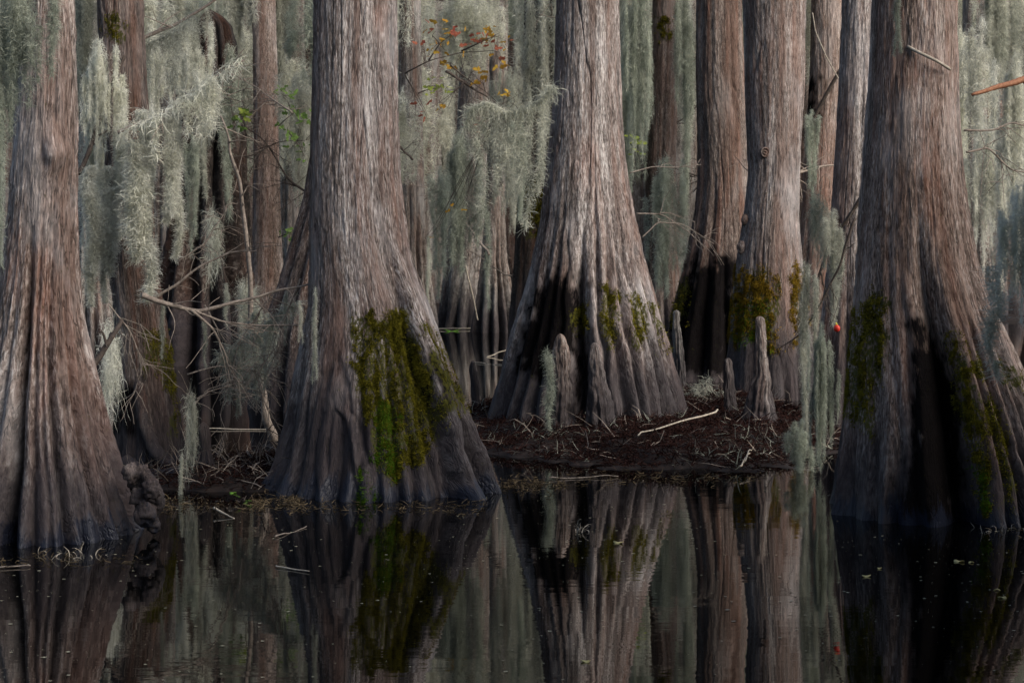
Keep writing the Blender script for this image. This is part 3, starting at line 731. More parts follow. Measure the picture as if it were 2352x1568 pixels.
near = [
 # kind, material, px, top, bottom, width, Y, label
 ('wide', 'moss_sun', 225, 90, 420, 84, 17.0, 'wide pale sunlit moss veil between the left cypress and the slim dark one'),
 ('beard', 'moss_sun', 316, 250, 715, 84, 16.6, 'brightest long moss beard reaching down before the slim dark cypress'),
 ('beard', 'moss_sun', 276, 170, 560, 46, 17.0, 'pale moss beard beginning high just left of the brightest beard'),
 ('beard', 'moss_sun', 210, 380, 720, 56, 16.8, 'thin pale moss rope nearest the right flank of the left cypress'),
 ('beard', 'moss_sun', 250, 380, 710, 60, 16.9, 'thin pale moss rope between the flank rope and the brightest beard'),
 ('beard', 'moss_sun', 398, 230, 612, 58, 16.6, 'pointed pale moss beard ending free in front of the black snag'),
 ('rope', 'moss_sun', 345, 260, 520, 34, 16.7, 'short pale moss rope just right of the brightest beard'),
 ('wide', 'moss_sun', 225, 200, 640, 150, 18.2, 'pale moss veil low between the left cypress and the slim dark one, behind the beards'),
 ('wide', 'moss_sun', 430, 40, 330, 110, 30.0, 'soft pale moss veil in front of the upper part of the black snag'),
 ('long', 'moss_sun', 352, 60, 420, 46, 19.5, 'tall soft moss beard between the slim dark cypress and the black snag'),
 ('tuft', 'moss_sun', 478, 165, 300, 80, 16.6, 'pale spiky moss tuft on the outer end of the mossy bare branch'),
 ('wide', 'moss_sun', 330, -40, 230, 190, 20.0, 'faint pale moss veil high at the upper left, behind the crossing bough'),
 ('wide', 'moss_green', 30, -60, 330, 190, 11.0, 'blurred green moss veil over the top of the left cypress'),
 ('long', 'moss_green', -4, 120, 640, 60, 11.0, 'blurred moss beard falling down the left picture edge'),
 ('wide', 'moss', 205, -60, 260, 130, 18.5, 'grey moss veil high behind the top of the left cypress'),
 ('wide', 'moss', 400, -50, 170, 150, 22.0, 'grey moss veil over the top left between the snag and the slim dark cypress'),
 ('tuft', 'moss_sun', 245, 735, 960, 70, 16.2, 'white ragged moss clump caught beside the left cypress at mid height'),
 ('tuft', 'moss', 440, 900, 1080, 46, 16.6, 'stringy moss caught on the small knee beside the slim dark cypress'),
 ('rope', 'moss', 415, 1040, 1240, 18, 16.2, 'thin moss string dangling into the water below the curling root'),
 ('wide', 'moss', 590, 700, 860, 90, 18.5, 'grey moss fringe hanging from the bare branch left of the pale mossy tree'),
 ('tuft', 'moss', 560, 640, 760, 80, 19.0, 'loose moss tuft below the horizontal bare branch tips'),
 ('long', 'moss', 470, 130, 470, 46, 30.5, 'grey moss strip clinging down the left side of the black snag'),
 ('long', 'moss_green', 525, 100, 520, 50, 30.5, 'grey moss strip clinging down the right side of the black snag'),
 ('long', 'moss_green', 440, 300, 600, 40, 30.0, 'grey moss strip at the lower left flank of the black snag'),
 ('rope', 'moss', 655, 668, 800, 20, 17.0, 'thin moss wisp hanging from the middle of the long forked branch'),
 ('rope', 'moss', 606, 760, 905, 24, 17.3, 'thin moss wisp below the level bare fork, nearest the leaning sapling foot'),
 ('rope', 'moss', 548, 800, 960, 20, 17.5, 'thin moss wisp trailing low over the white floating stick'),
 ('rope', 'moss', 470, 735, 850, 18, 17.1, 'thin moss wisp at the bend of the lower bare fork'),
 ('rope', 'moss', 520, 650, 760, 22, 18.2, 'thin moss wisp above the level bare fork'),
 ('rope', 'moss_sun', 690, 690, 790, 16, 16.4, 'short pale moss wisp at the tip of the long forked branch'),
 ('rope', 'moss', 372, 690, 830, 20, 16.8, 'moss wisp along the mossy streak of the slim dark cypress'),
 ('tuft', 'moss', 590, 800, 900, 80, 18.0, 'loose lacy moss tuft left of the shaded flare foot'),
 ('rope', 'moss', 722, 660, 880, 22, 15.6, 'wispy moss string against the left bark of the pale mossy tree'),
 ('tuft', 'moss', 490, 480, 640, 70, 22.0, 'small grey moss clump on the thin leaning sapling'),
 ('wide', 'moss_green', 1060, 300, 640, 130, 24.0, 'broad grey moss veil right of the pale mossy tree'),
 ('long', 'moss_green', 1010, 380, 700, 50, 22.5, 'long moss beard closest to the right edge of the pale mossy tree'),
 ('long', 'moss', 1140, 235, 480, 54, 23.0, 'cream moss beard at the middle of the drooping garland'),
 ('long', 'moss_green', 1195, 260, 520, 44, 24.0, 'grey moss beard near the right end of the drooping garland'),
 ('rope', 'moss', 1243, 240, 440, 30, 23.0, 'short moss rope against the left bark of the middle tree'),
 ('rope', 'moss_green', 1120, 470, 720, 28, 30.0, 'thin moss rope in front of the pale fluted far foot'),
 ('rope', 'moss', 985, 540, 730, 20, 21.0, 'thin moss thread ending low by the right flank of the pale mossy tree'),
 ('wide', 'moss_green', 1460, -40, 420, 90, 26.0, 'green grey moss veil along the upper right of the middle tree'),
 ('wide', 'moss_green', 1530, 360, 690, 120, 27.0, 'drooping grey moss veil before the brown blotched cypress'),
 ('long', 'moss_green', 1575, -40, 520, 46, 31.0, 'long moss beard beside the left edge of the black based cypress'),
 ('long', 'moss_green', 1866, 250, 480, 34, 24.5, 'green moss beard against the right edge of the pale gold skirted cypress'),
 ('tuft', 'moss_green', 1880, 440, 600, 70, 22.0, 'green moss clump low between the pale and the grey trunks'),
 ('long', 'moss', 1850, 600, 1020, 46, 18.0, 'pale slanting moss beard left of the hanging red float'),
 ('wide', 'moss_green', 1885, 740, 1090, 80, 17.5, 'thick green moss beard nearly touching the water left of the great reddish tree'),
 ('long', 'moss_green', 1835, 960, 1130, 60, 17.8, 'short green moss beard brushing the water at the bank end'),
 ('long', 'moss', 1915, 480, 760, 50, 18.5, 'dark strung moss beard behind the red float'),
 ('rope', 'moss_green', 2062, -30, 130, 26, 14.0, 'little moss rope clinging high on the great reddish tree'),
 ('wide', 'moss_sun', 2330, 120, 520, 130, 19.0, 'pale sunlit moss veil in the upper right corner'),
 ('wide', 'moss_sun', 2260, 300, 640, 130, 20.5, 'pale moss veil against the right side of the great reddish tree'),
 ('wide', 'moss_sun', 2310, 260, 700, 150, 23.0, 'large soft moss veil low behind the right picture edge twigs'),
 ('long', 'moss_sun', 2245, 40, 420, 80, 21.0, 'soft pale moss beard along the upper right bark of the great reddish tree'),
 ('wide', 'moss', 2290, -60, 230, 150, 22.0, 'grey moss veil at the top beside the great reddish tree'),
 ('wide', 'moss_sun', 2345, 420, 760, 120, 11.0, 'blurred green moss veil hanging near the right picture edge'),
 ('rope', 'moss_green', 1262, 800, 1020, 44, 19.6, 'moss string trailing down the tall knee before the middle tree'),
]
for a in near: moss(*a, group=GF)
o = moss('rope', 'moss_sun', 2290, 610, 885, 95, 9.5, 'nearest blurred moss tail with bare curling ends at right', GF)


# =================================================================== GARLAND
def garland(label, keys, Y, mt, fringe, n, seed):
    rng = np.random.default_rng(seed)
    K = np.array([at(x, y, Y) for x, y in keys])
    t = rng.uniform(0, len(K) - 1, n); k = np.arange(len(K))
    P = np.stack([np.interp(t, k, K[:, i]) for i in range(3)], 1)
    P += rng.normal(0, 1, (n, 3)) * [.03, .03, .022] * np.clip(.6 + .8 * vnoise(t * 5, seed, .3, 9), .15, 1.3)[:, None]
    D = rng.normal(0, .6, (n, 3)) + [0, 0, -.5]
    gs = [strands(P, D, rng.uniform(.05, .22, n), rng.uniform(.003, .006, n), .35, .5, 5, rng)]
    for x, y, L, rad in fringe:
        p = at(x, y, Y); gs.append(rope_geo(0, 0, L, rad, int(800 * L), rng, .005, (.05, .16)))
        gs[-1] = (gs[-1][0] + p, gs[-1][1])
    base = K[0]
    V, Q = cat_geo(gs)
    return tag(link('spanish_moss', moss_mesh(V - base, Q, M[mt]), None, base), label, 'spanish moss', GF)
garland('drooping moss garland slung between the far trees and the middle tree',
        [(1062, 300), (1085, 245), (1120, 238), (1160, 258), (1205, 250), (1245, 228), (1272, 195)], 20.6, 'moss',
        [(1085, 245, .5, .06), (1110, 240, 1.1, .08), (1135, 250, .8, .07), (1165, 258, .5, .06), (1190, 255, .9, .06), (1215, 248, 1.3, .06), (1245, 230, 1.0, .05)], 1700, 301)
garland('mossy bough slung across the left, over the pale beards',
        [(285, 300), (340, 275), (400, 245), (450, 210), (500, 175), (552, 140)], 16.5, 'moss_sun',
        [(360, 262, .4, .04), (430, 225, .3, .04), (460, 205, .4, .05), (490, 180, .45, .05)], 650, 302)
garland('slanting moss swag crossing the upper left corner',
        [(170, 200), (240, 160), (300, 115), (380, 85), (450, 40)], 18.0, 'moss',
        [(200, 185, .5, .06), (260, 150, .7, .07), (330, 105, .6, .07), (400, 80, .5, .07)], 1200, 303)
garland('low moss swag on the twigs left of the pale mossy tree',
        [(500, 820), (545, 790), (590, 760), (640, 720), (690, 690)], 17.6, 'moss',
        [(520, 805, .45, .05), (560, 790, .5, .06), (590, 770, .6, .05), (625, 740, .4, .05)], 1100, 304)

garland('frosty moss heap on the bank by the right foot of the middle tree', [(1560, 905), (1585, 930), (1612, 918), (1640, 935), (1655, 900)], 23.6, 'moss',
        [(1600, 880, .3, .10), (1625, 865, .35, .10)], 2600, 305)
# =================================================================== KNEES
def knee(label, mat, rows, Y, seed, ridges=((-.9, .7), (-.4, .8), (.1, .8), (.5, .7), (.9, .7)), zlow=-.05, **kw):
    V, Q, a = trunk_geo(rows, Y, ridges, nth=120, nz=130, zlow=zlow, seed=seed, close=True, bark=.004, toe=0, fine=.05, depth=kw.pop('depth', .3) * .55, lumpy=.24, **kw)
    b = np.array([V[-60, 0], Y, 0.0])
    return tag(link('cypress_knee', mk_mesh('cypress_knee', V - b, Q, True, M[mat], a), None, b), label, 'cypress knee', 'cypress knees')
knee('tall tapering knee trailed with moss, left of the pair before the middle tree', 'bark_warm', [(766, 1280, 1294), (800, 1273, 1305), (850, 1268, 1312), (920, 1258, 1318), (1000, 1246, 1322)], 20.0, 31)
knee('smooth conical knee, right of the pair before the middle tree', 'bark_grey', [(786, 1357, 1374), (820, 1352, 1382), (870, 1350, 1392), (930, 1346, 1408), (1004, 1340, 1424)], 19.9, 32)
knee('tallest pale knee with a blunt tip and wide foot before the gold skirted tree', 'bark_tan', [(726, 1735, 1755), (750, 1736, 1757), (800, 1737, 1761), (860, 1733, 1768), (910, 1716, 1774), (975, 1698, 1784)], 20.6, 33, depth=.4)
knee('thin short knee left of the tallest pale knee', 'bark_grey', [(822, 1665, 1679), (850, 1664, 1684), (920, 1664, 1690), (950, 1662, 1694)], 21.5, 34)
knee('lumpy grey knee behind the right flank of the middle tree', 'bark_far', [(712, 1547, 1560), (740, 1546, 1562), (790, 1544, 1568), (840, 1542, 1574)], 27.5, 36)
knee('bent thin knee between the pale mossy tree and the middle tree', 'bark_grey', [(828, 1082, 1090), (850, 1078, 1094), (900, 1084, 1102), (960, 1080, 1106)], 23.0, 37)
knee('dark upright knee beside the slim dark cypress', 'bark_brown', [(968, 462, 474), (990, 458, 482), (1040, 456, 486), (1085, 452, 494), (1128, 440, 506)], 17.0, 38)

# =================================================================== PARTS OF TREES
def lump(c, r, seed, n=26, amp=.35):
    th, ph = np.meshgrid(np.linspace(0, 2 * np.pi, n, endpoint=False), np.linspace(.02, np.pi - .02, n), indexing='xy')
    d = np.stack([np.sin(ph) * np.cos(th), np.sin(ph) * np.sin(th), np.cos(ph)], -1).reshape(-1, 3)
    k = 1 + amp * fbm(d[:, 0] * 2.2 + seed, d[:, 1] * 2.2, d[:, 2] * 2.2, 3, seed)
    V = np.asarray(c) + d * k[:, None] * np.asarray(r)
    i = np.arange(n - 1)[:, None] * n; j = np.arange(n)[None]; kk = (j + 1) % n
    return V, np.stack([i + j, i + n + j, i + n + kk, i + kk], -1).reshape(-1, 4)
def knot(root, px, py, rx, rz, seed, mat, rings=True):
    c = surf(root, px, py)
    Y = c[1]; s = Y / F
    V, Q = lump(c, (rx * s, .05 + .25 * rx * s, rz * s), seed, 40, .22)
    if rings:
        q = np.hypot((V[:, 0] - c[0]) / (rx * s), (V[:, 2] - c[2]) / (rz * s))
        V[:, 1] += .022 * np.cos(q * 11 + .8 * vnoise(V[:, 0] * 20, V[:, 2] * 20, 0, seed)) * (q < 1.1) + .05 * np.exp(-(q / .35) ** 2)
    part(root, 'knot', (V, Q), mat)
knot(T5, 1756, 350, 11, 12, 202, 'bark_brown')
knot(T5, 1712, 505, 10, 14, 203, 'bark_warm', False)
knot(T5, 1704, 568, 11, 16, 204, 'bark_grey', False)
gs = []
for i, (x, y, r) in enumerate([(300, 1085, 20), (322, 1100, 26), (348, 1122, 20), (318, 1142, 20), (352, 1152, 18), (336, 1180, 24), (352, 1205, 16)]):
    Yk = 13.95; s = Yk / F
    gs.append(lump(at(x, y, Yk + .1 * math.sin(i * 2.1)), (r * s, r * s * .9, r * s * 1.15), 210 + i, 26, .5))
gs.append(limb([at(332, 1085, 13.95), at(362, 1125, 13.9), at(370, 1155, 13.92), at(350, 1185, 13.95)], .045, .035, 9, 8, .03, 5, .15))
part(T1, 'burl', cat_geo(gs), 'bark_warm')
part(L2, 'root', limb([at(322, 880, 17.3), at(330, 960, 17.25), at(352, 1030, 17.2), at(392, 1072, 17.1), at(420, 1100, 17.1)], .05, .07, 12, 10, .02, 3), 'bark_brown')
part(L2, 'root', limb([at(285, 1060, 17.1), at(330, 1092, 16.95), at(375, 1096, 16.9), at(420, 1088, 17.0), at(455, 1120, 17.1)], .075, .08, 12, 10, .02, 4), 'bark_brown')
add_moss(T2, [(868, 930), (905, 930), (915, 1040), (905, 1105), (880, 1085), (862, 1030)], 5000, 'tuft_green', 90)
add_moss(T2, [(830, 1080), (850, 1075), (850, 1130), (835, 1140)], 500, 'tuft_green', 91)
add_moss(T7, [(2240, 1080), (2270, 1090), (2272, 1170), (2250, 1175)], 1500, 'tuft_green', 92)
add_moss(T5, [(1690, 690), (1775, 690), (1770, 800), (1690, 790)], 2500, 'tuft_green', 93)
part(T7, 'twig', limb([surf(T7, 2085, 107, .0), surf(T7, 2115, 122, .05), surf(T7, 2150, 140, .08), surf(T7, 2182, 160, .1)], .014, .012, 8, 6, .02, 8), 'twig_pale')

# =================================================================== BRANCHES AND TWIGS
def branch(label, keys, Y, r0, r1, mat='twig', side=6, seed=0, name='bare_branch', cat='branch', slen=.35, down=.2, group=None):
    rng = np.random.default_rng(400 + seed)
    Ys = np.linspace(Y, Y + .25, len(keys))
    K = np.array([at(x, y, q) for (x, y), q in zip(keys, Ys)])
    gs = [limb(K, r0, r1, 8, 8, .012, seed, .1)]
    L = np.linalg.norm(K[-1] - K[0])
    for i in range(side):
        t = rng.uniform(.15, .98) * (len(K) - 1); k = int(t); f = t - k
        p = K[k] * (1 - f) + K[min(k + 1, len(K) - 1)] * f
        d = (K[min(k + 1, len(K) - 1)] - K[k]); d /= np.linalg.norm(d) + 1e-9
        d = d * .8 + rng.normal(0, .6, 3) + [0, -.1, -down]; d /= np.linalg.norm(d)
        ln = slen * rng.uniform(.4, 1.3)
        q = [p, p + d * ln * .5 + rng.normal(0, .03, 3), p + d * ln + rng.normal(0, .06, 3) + [0, 0, -.05]]
        gs.append(limb(q, max(.004, r1 * .8), .0022, 5, 5, .04, seed + i))
        if rng.uniform() < .6:
            e = d + rng.normal(0, .6, 3); gs.append(limb([q[1], q[1] + e * ln * .3, q[1] + e * ln * .5 + [0, 0, -.03]], .0035, .002, 5, 4, .04, seed + i + 50))
    V, Q = cat_geo(gs)
    return tag(link(name, mk_mesh(name, V - K[0], Q, True, M[mat]), None, K[0]), label, cat, group)
branch('forked bare branch reaching from the slim dark cypress to the pale mossy tree', [(325, 678), (385, 700), (450, 714), (560, 690), (640, 668), (722, 650)], 16.6, .026, .008, seed=1, side=9)
branch('lower bare fork bending down towards the knee, under the long forked branch', [(440, 712), (490, 755), (520, 820), (528, 880)], 16.6, .014, .005, seed=2, side=7)
branch('middle bare fork running level across to the pale mossy tree', [(450, 714), (510, 738), (600, 748), (720, 744)], 16.65, .012, .005, seed=3, side=8)
branch('thin rising bare branch in front of the black snag', [(350, 690), (400, 655), (460, 610), (530, 578), (590, 575)], 17.2, .016, .005, seed=4, side=9)
branch('mossy bare branch sloping up over the pale beards', [(270, 305), (340, 275), (420, 240), (490, 180), (560, 138)], 16.55, .018, .007, seed=5, side=10, slen=.3)
branch('second bare branch tip under the mossy sloping one', [(360, 262), (430, 258), (500, 230), (560, 205)], 16.8, .009, .004, seed=6, side=8)
branch('dark slanting limb beside the top of the left cypress', [(178, 400), (205, 340), (232, 270), (262, 190), (286, 128)], 16.9, .024, .016, 'twig_dark', seed=7, side=3)
branch('upper grey bough crossing the top left corner', [(186, 180), (240, 150), (300, 105), (370, 70), (450, 30), (520, -20)], 18.0, .03, .012, seed=8, side=7)
branch('tilted dead limb caught against the left cypress at mid height', [(212, 842), (240, 800), (262, 765), (280, 735)], 15.6, .028, .02, 'twig_dark', seed=9, side=4)
branch('slim leaning sapling curving up left of the slender pinkish cypress', [(628, 1012), (604, 930), (590, 860), (576, 740), (570, 560), (556, 440), (532, 340), (500, 262)], 18.6, .045, .010, 'twig', seed=10, side=12, slen=.5, name='sapling', cat='sapling')
branch('dark drooping far branch before the broad far stem', [(1152, 415), (1110, 480), (1060, 530), (1010, 562)], 30.0, .04, .015, 'twig_dark', seed=11, side=5)
branch('broken red brown branch at the right edge under the bright sky gap', [(2232, 218), (2290, 200), (2340, 186), (2400, 165)], 15.5, .012, .034, 'wood_red', seed=12, side=1)
branch('fine bare twigs right of the great reddish tree, upper of two', [(2215, 300), (2280, 300), (2330, 280), (2390, 300)], 15.8, .010, .005, seed=13, side=8)
branch('fine bare twigs right of the great reddish tree, lower of two', [(2220, 350), (2270, 340), (2320, 390), (2380, 400)], 15.9, .010, .005, seed=14, side=9)
branch('pale dry vine hanging over the tan cypress', [(1866, 30), (1872, 70), (1898, 130), (1925, 180), (1945, 210)], 24.0, .008, .007, 'twig_pale', seed=15, side=0, name='vine', cat='vine')
branch('dark slanting branch across the grey trunk behind the great reddish tree', [(1985, 440), (1950, 500), (1905, 560), (1880, 640), (1872, 720)], 18.6, .022, .012, 'twig_dark', seed=16, side=8)
branch('black forked branch crossing the tan cypress', [(1930, 160), (1900, 215), (1870, 270), (1848, 300)], 30.0, .03, .03, 'twig_dark', seed=17, side=2)
branch('thin pale twig right of the middle tree, upper of three', [(1445, 398), (1500, 382), (1560, 385), (1610, 378)], 23.0, .008, .004, seed=18, side=6)
branch('thin pale twig right of the middle tree, centre of three', [(1462, 490), (1520, 492), (1580, 530), (1620, 570)], 22.5, .009, .004, seed=19, side=9)
branch('thin pale twig right of the middle tree, lowest of three', [(1475, 545), (1510, 510), (1570, 515), (1640, 560)], 22.8, .009, .004, seed=20, side=8)
branch('bare shrub stem bowed over the little mud bank', [(598, 1090), (596, 1040), (612, 990), (640, 960)], 16.9, .009, .004, 'twig_dark', seed=21, side=5)
branch('leaning pale stem before the twin far trees', [(1070, 610), (1078, 650), (1090, 700), (1098, 735)], 34.0, .018, .012, 'twig_pale', seed=22, side=0)
branch('ragged twigs carrying the green moss beard left of the great reddish tree', [(1965, 500), (1930, 600), (1895, 680), (1850, 760), (1790, 800)], 17.8, .014, .005, 'twig_dark', seed=23, side=10)

GT = 'fine twigs tangled left of the pale mossy tree'
for i, (keys, Yq) in enumerate([([(640, 660), (590, 720), (545, 800), (520, 900)], 17.2), ([(430, 860), (500, 840), (580, 850), (650, 880)], 17.4), ([(470, 700), (520, 790), (590, 880), (625, 960)], 17.6),
     ([(420, 960), (470, 900), (540, 880), (600, 820)], 17.1), ([(690, 640), (660, 720), (640, 790), (600, 840)], 16.9), ([(250, 700), (300, 760), (330, 840), (300, 920)], 16.6), ([(410, 600), (470, 560), (510, 500), (520, 470)], 18.8)]):
    branch(['hair fine twig drooping from the long forked branch tips', 'level fine twig low in the tangle above the small knee', 'fine twig slanting down to the foot of the leaning sapling', 'fine twig rising from beside the small knee',
            'fine twig hanging along the left bark of the pale mossy tree', 'fine twig hooked in the gap beside the slim dark cypress', 'fine twig against the lower part of the black snag'][i],
           keys, Yq, .008, .003, 'twig', side=20, seed=40 + i, slen=.32, name='twig', cat='twig', group=GT)

rng = np.random.default_rng(909)
tw = []
for k in range(4):
    gs = []; K = np.array([[0, 0, 0], [.5, .1, .12], [1.0, .1, .1 + .2 * k], [1.6, .0, .05 + .3 * k]])
    gs.append(limb(K, .022, .006, 6, 6, .03, k))
    for q in range(16):
        t = rng.uniform(.2, 3); a = int(min(t, 2)); p = K[a] + (K[a + 1] - K[a]) * (t - a)
        d = rng.normal(0, 1, 3) * [.7, .5, .6] + [.3, 0, -.15]; e = p + d * rng.uniform(.2, .5)
        gs.append(limb([p, (p + e) / 2 + rng.normal(0, .03, 3), e], .008, .003, 5, 4, .04, q))
        f = (p + e) / 2; gs.append(limb([f, f + rng.normal(0, .14, 3), f + rng.normal(0, .2, 3)], .005, .002, 5, 3, .02, q))
    tw.append([mk_mesh('bare_branch', *cat_geo(gs), True, M[m_]) for m_ in ('twig_dark', 'twig')])
for i in range(46):
    Yc = rng.uniform(25, 46); c = at(rng.uniform(150, 2352), rng.uniform(-150, 640), Yc)
    o = tag(link('bare_branch', tw[i % 4][i % 2], None, c), 'bare forking branch among the far moss and trunks', 'branch', 'bare branches in the background wood')
    sc = rng.uniform(.7, 1.5); o.scale = (sc * rng.choice([-1, 1]), sc, sc); o.rotation_euler = (rng.uniform(-.4, .4), rng.uniform(-.7, .7), rng.uniform(-.8, .8))

# ------------------------------------------------------------------ leafy sprigs
def leaves(pts, size, rng, mat):
    n = len(pts); P = np.asarray(pts)
    u = rng.normal(0, 1, (n, 3)) * [1, .7, .45]; u /= np.linalg.norm(u, axis=1)[:, None]
    v = np.cross(u, rng.normal(0, 1, (n, 3))); v /= np.linalg.norm(v, axis=1)[:, None]
    w = np.cross(u, v); s = (size * rng.uniform(.6, 1.3, n))[:, None]
    a = P; tip = P + u * s
    out = [a, P + u * s * .28 + v * s * .34 + w * s * .08, P + u * s * .45 + v * s * .16, P + u * s * .72 + v * s * .22 + w * s * .05, tip,
           P + u * s * .72 - v * s * .22 + w * s * .05, P + u * s * .45 - v * s * .16, P + u * s * .28 - v * s * .34 + w * s * .08]
    V = np.stack(out, 1).reshape(-1, 3)
    b = np.arange(n)[:, None] * 8
    Q = np.concatenate([b + [0, 1, 2, 7], b + [7, 2, 6, 6], b + [2, 3, 4, 6], b + [6, 4, 5, 5]])
    Q2 = np.concatenate([b + [0, 1, 2, 7], b + [7, 2, 3, 6], b + [6, 3, 4, 5]])
    return V, Q2
M['leaf_orange'] = leaf_mat('orange_autumn_leaf', (.34, .16, .03), (.50, .34, .06), 9, .4)
M['leaf_red'] = leaf_mat('red_autumn_leaf', (.24, .06, .05), (.36, .14, .08), 9, .4)
M['leaf_lime'] = leaf_mat('lime_leaf', (.22, .30, .05), (.42, .47, .12), 9, .5)
M['leaf_green'] = leaf_mat('soft_green_leaf', (.07, .13, .03), (.17, .25, .08), 9, .5)
def sprig(label, twigs, Y, sets, seed, size=.10):
    rng = np.random.default_rng(700 + seed)
    base = at(*twigs[0][0], Y)
    r = thing('leafy_sprig', label, 'leafy branch', base)
    gs = []
    for tw in twigs:
        gs.append(limb([at(x, y, Y + .1 * rng.normal()) for x, y in tw], .010, .003, 6, 6, .02, seed))
    for mt, boxes in sets:
        pts = []
        for x, y, rx, ry, n in boxes:
            q = min((p for tw in twigs for p in tw), key=lambda p: (p[0] - x) ** 2 + (p[1] - y) ** 2)
            A_ = at(*q, Y)
            for e in range(3): gs.append(limb([A_, (A_ + at(x, y, Y)) / 2 + [0, 0, .03], at(x + rng.normal(0, rx), y + rng.normal(0, ry), Y)], .005, .002, 5, 5, .04, seed + e))
            for _ in range(n): pts.append(at(x + rng.normal(0, rx), y + rng.normal(0, ry), Y + rng.normal(0, .12)))
        G = leaves(pts, size, rng, mt)
        link('foliage', mk_mesh('foliage', G[0] - base, G[1], False, M[mt]), r)
    V, Q = cat_geo(gs)
    link('stem', mk_mesh('stem', V - base, Q, True, M['twig_dark']), r)
sprig('autumn maple sprig with red and orange leaves between the pale mossy and middle trees',
      [[(930, 170), (985, 140), (1060, 118), (1140, 118)], [(985, 140), (1010, 100), (1040, 75)], [(1035, 150), (1075, 185), (1115, 210), (1155, 250)], [(1060, 118), (1110, 95), (1140, 80)]], 21.0,
      [('leaf_orange', [(1030, 85, 22, 18, 14), (1000, 110, 18, 12, 8), (1130, 95, 18, 18, 12), (1035, 150, 14, 6, 5), (1105, 185, 12, 8, 9), (1090, 160, 20, 8, 5), (1160, 218, 14, 5, 7), (1140, 150, 12, 6, 4), (1015, 245, 12, 4, 4), (1040, 480, 12, 5, 4), (985, 545, 6, 4, 2)]),
       ('leaf_red', [(1105, 100, 24, 16, 14), (1060, 85, 26, 14, 8), (975, 75, 22, 16, 7), (975, 265, 12, 14, 5), (1100, 300, 30, 10, 4)])], 1, .085)
sprig('lime green leaf cluster below the autumn leaves', [[(960, 215), (985, 205), (1020, 200)]], 24.0, [('leaf_lime', [(992, 198, 12, 10, 12), (1015, 200, 10, 8, 7)])], 2, .09)
sprig('bright green leaf spray left of the slender pinkish cypress', [[(590, 255), (560, 262), (535, 268)]], 28.0, [('leaf_lime', [(562, 262, 14, 6, 12)]), ('leaf_green', [(548, 290, 16, 10, 8), (575, 258, 10, 5, 6)])], 3, .12)
sprig('soft green leaf spray between the slender pinkish cypress and the pale mossy tree', [[(640, 290), (670, 262), (705, 240)], [(660, 300), (685, 330), (700, 360)]], 30.0, [('leaf_green', [(655, 215, 12, 8, 10), (680, 260, 18, 12, 16), (660, 300, 14, 16, 12), (690, 350, 8, 20, 8)])], 4, .13)
sprig('lone green sprig low between the slender pinkish cypress and the shaded flare', [[(640, 545), (665, 535), (690, 520)]], 28.0, [('leaf_green', [(668, 540, 10, 8, 10)])], 5, .11)
sprig('small green leaves beside the right edge of the middle tree', [[(1448, 330), (1462, 345), (1470, 370)]], 27.0, [('leaf_lime', [(1460, 322, 7, 5, 8), (1462, 345, 6, 10, 6)])], 6, .1)
p = on_water(560, 1152, .03)
sprig('little green seedling at the water line of the small mud bank', [[(556, 1160), (560, 1148), (566, 1138)], [(556, 1160), (548, 1150), (540, 1148)]], 15.85, [('leaf_green', [(560, 1150, 12, 6, 12)])], 7, .045)

# =================================================================== STICKS, FLOATING THINGS
def stick(label, a, b, r0, r1, mat, seed, za=.01, zb=.01, mid=0.0, group=None):
    A = on_water(*a, za); B = on_water(*b, zb)
    C = (A + B) / 2 + np.array([0, 0, mid])
    V, Q = limb([A, C, B], r0 * .6, r1 * .6, 8, 8, .03, seed, .15)
    return tag(link('stick', mk_mesh('stick', V - A, Q, True, M[mat]), None, A), label, 'stick', group)
GS = 'dead sticks in the water and on the bank'
stick('long pale stick with a white broken tip leaning up from the litter bank', (1465, 1000), (1648, 940), .011, .017, 'twig_pale', 1, .22, .34, group=GS)
stick('straight white stick floating beyond the small mud bank', (458, 984), (612, 986), .010, .010, 'twig_pale', 2, group=GS)
stick('pale stick floating alone before the reflected mossy tree', (634, 1299), (710, 1311), .009, .006, 'twig_pale', 3, group=GS)
stick('dark sloping stick floating near the left centre reflection', (632, 1232), (704, 1208), .010, .006, 'twig', 4, group=GS)
stick('short pale split stick half sunk at the edge of the small mud bank', (492, 1166), (538, 1190), .020, .008, 'twig_pale', 5, .05, .0, group=GS)
stick('long dark stick lying at the foot of the left cypress', (0, 1302), (70, 1298), .010, .007, 'twig', 6, group=GS)
stick('bleached stick across the small mud bank, upper of three', (520, 1062), (582, 1092), .014, .010, 'twig_pale', 7, .12, .06, group=GS)
stick('bleached stick across the small mud bank, middle of three', (530, 1082), (590, 1104), .012, .010, 'twig', 8, .10, .06, group=GS)
stick('bleached stick across the small mud bank, lowest of three', (505, 1090), (600, 1118), .014, .008, 'twig', 9, .10, .06, group=GS)
stick('level yellow stick floating behind the pale mossy tree, longest of three', (985, 757), (1165, 755), .03, .02, 'twig_pale', 10, group=GS)
stick('thin yellow stick floating behind the pale mossy tree, nearest the knee', (1085, 832), (1165, 838), .014, .010, 'twig_pale', 11, group=GS)
stick('slanting yellow stick touching the left flank of the middle tree', (1118, 820), (1168, 800), .018, .014, 'twig_pale', 12, .0, .12, group=GS)
stick('black stick floating before the bank front', (1260, 1098), (1420, 1093), .012, .006, 'twig', 13, group=GS)
stick('thin curved stick rising from the water below the knee', (500, 1150), (500, 1195), .007, .005, 'twig_dark', 14, .28, .0, .06, group=GS)
stick('short grey stick standing on the bank below the tallest knee', (1712, 1058), (1740, 1000), .012, .007, 'twig_pale', 15, .1, .12, group=GS)
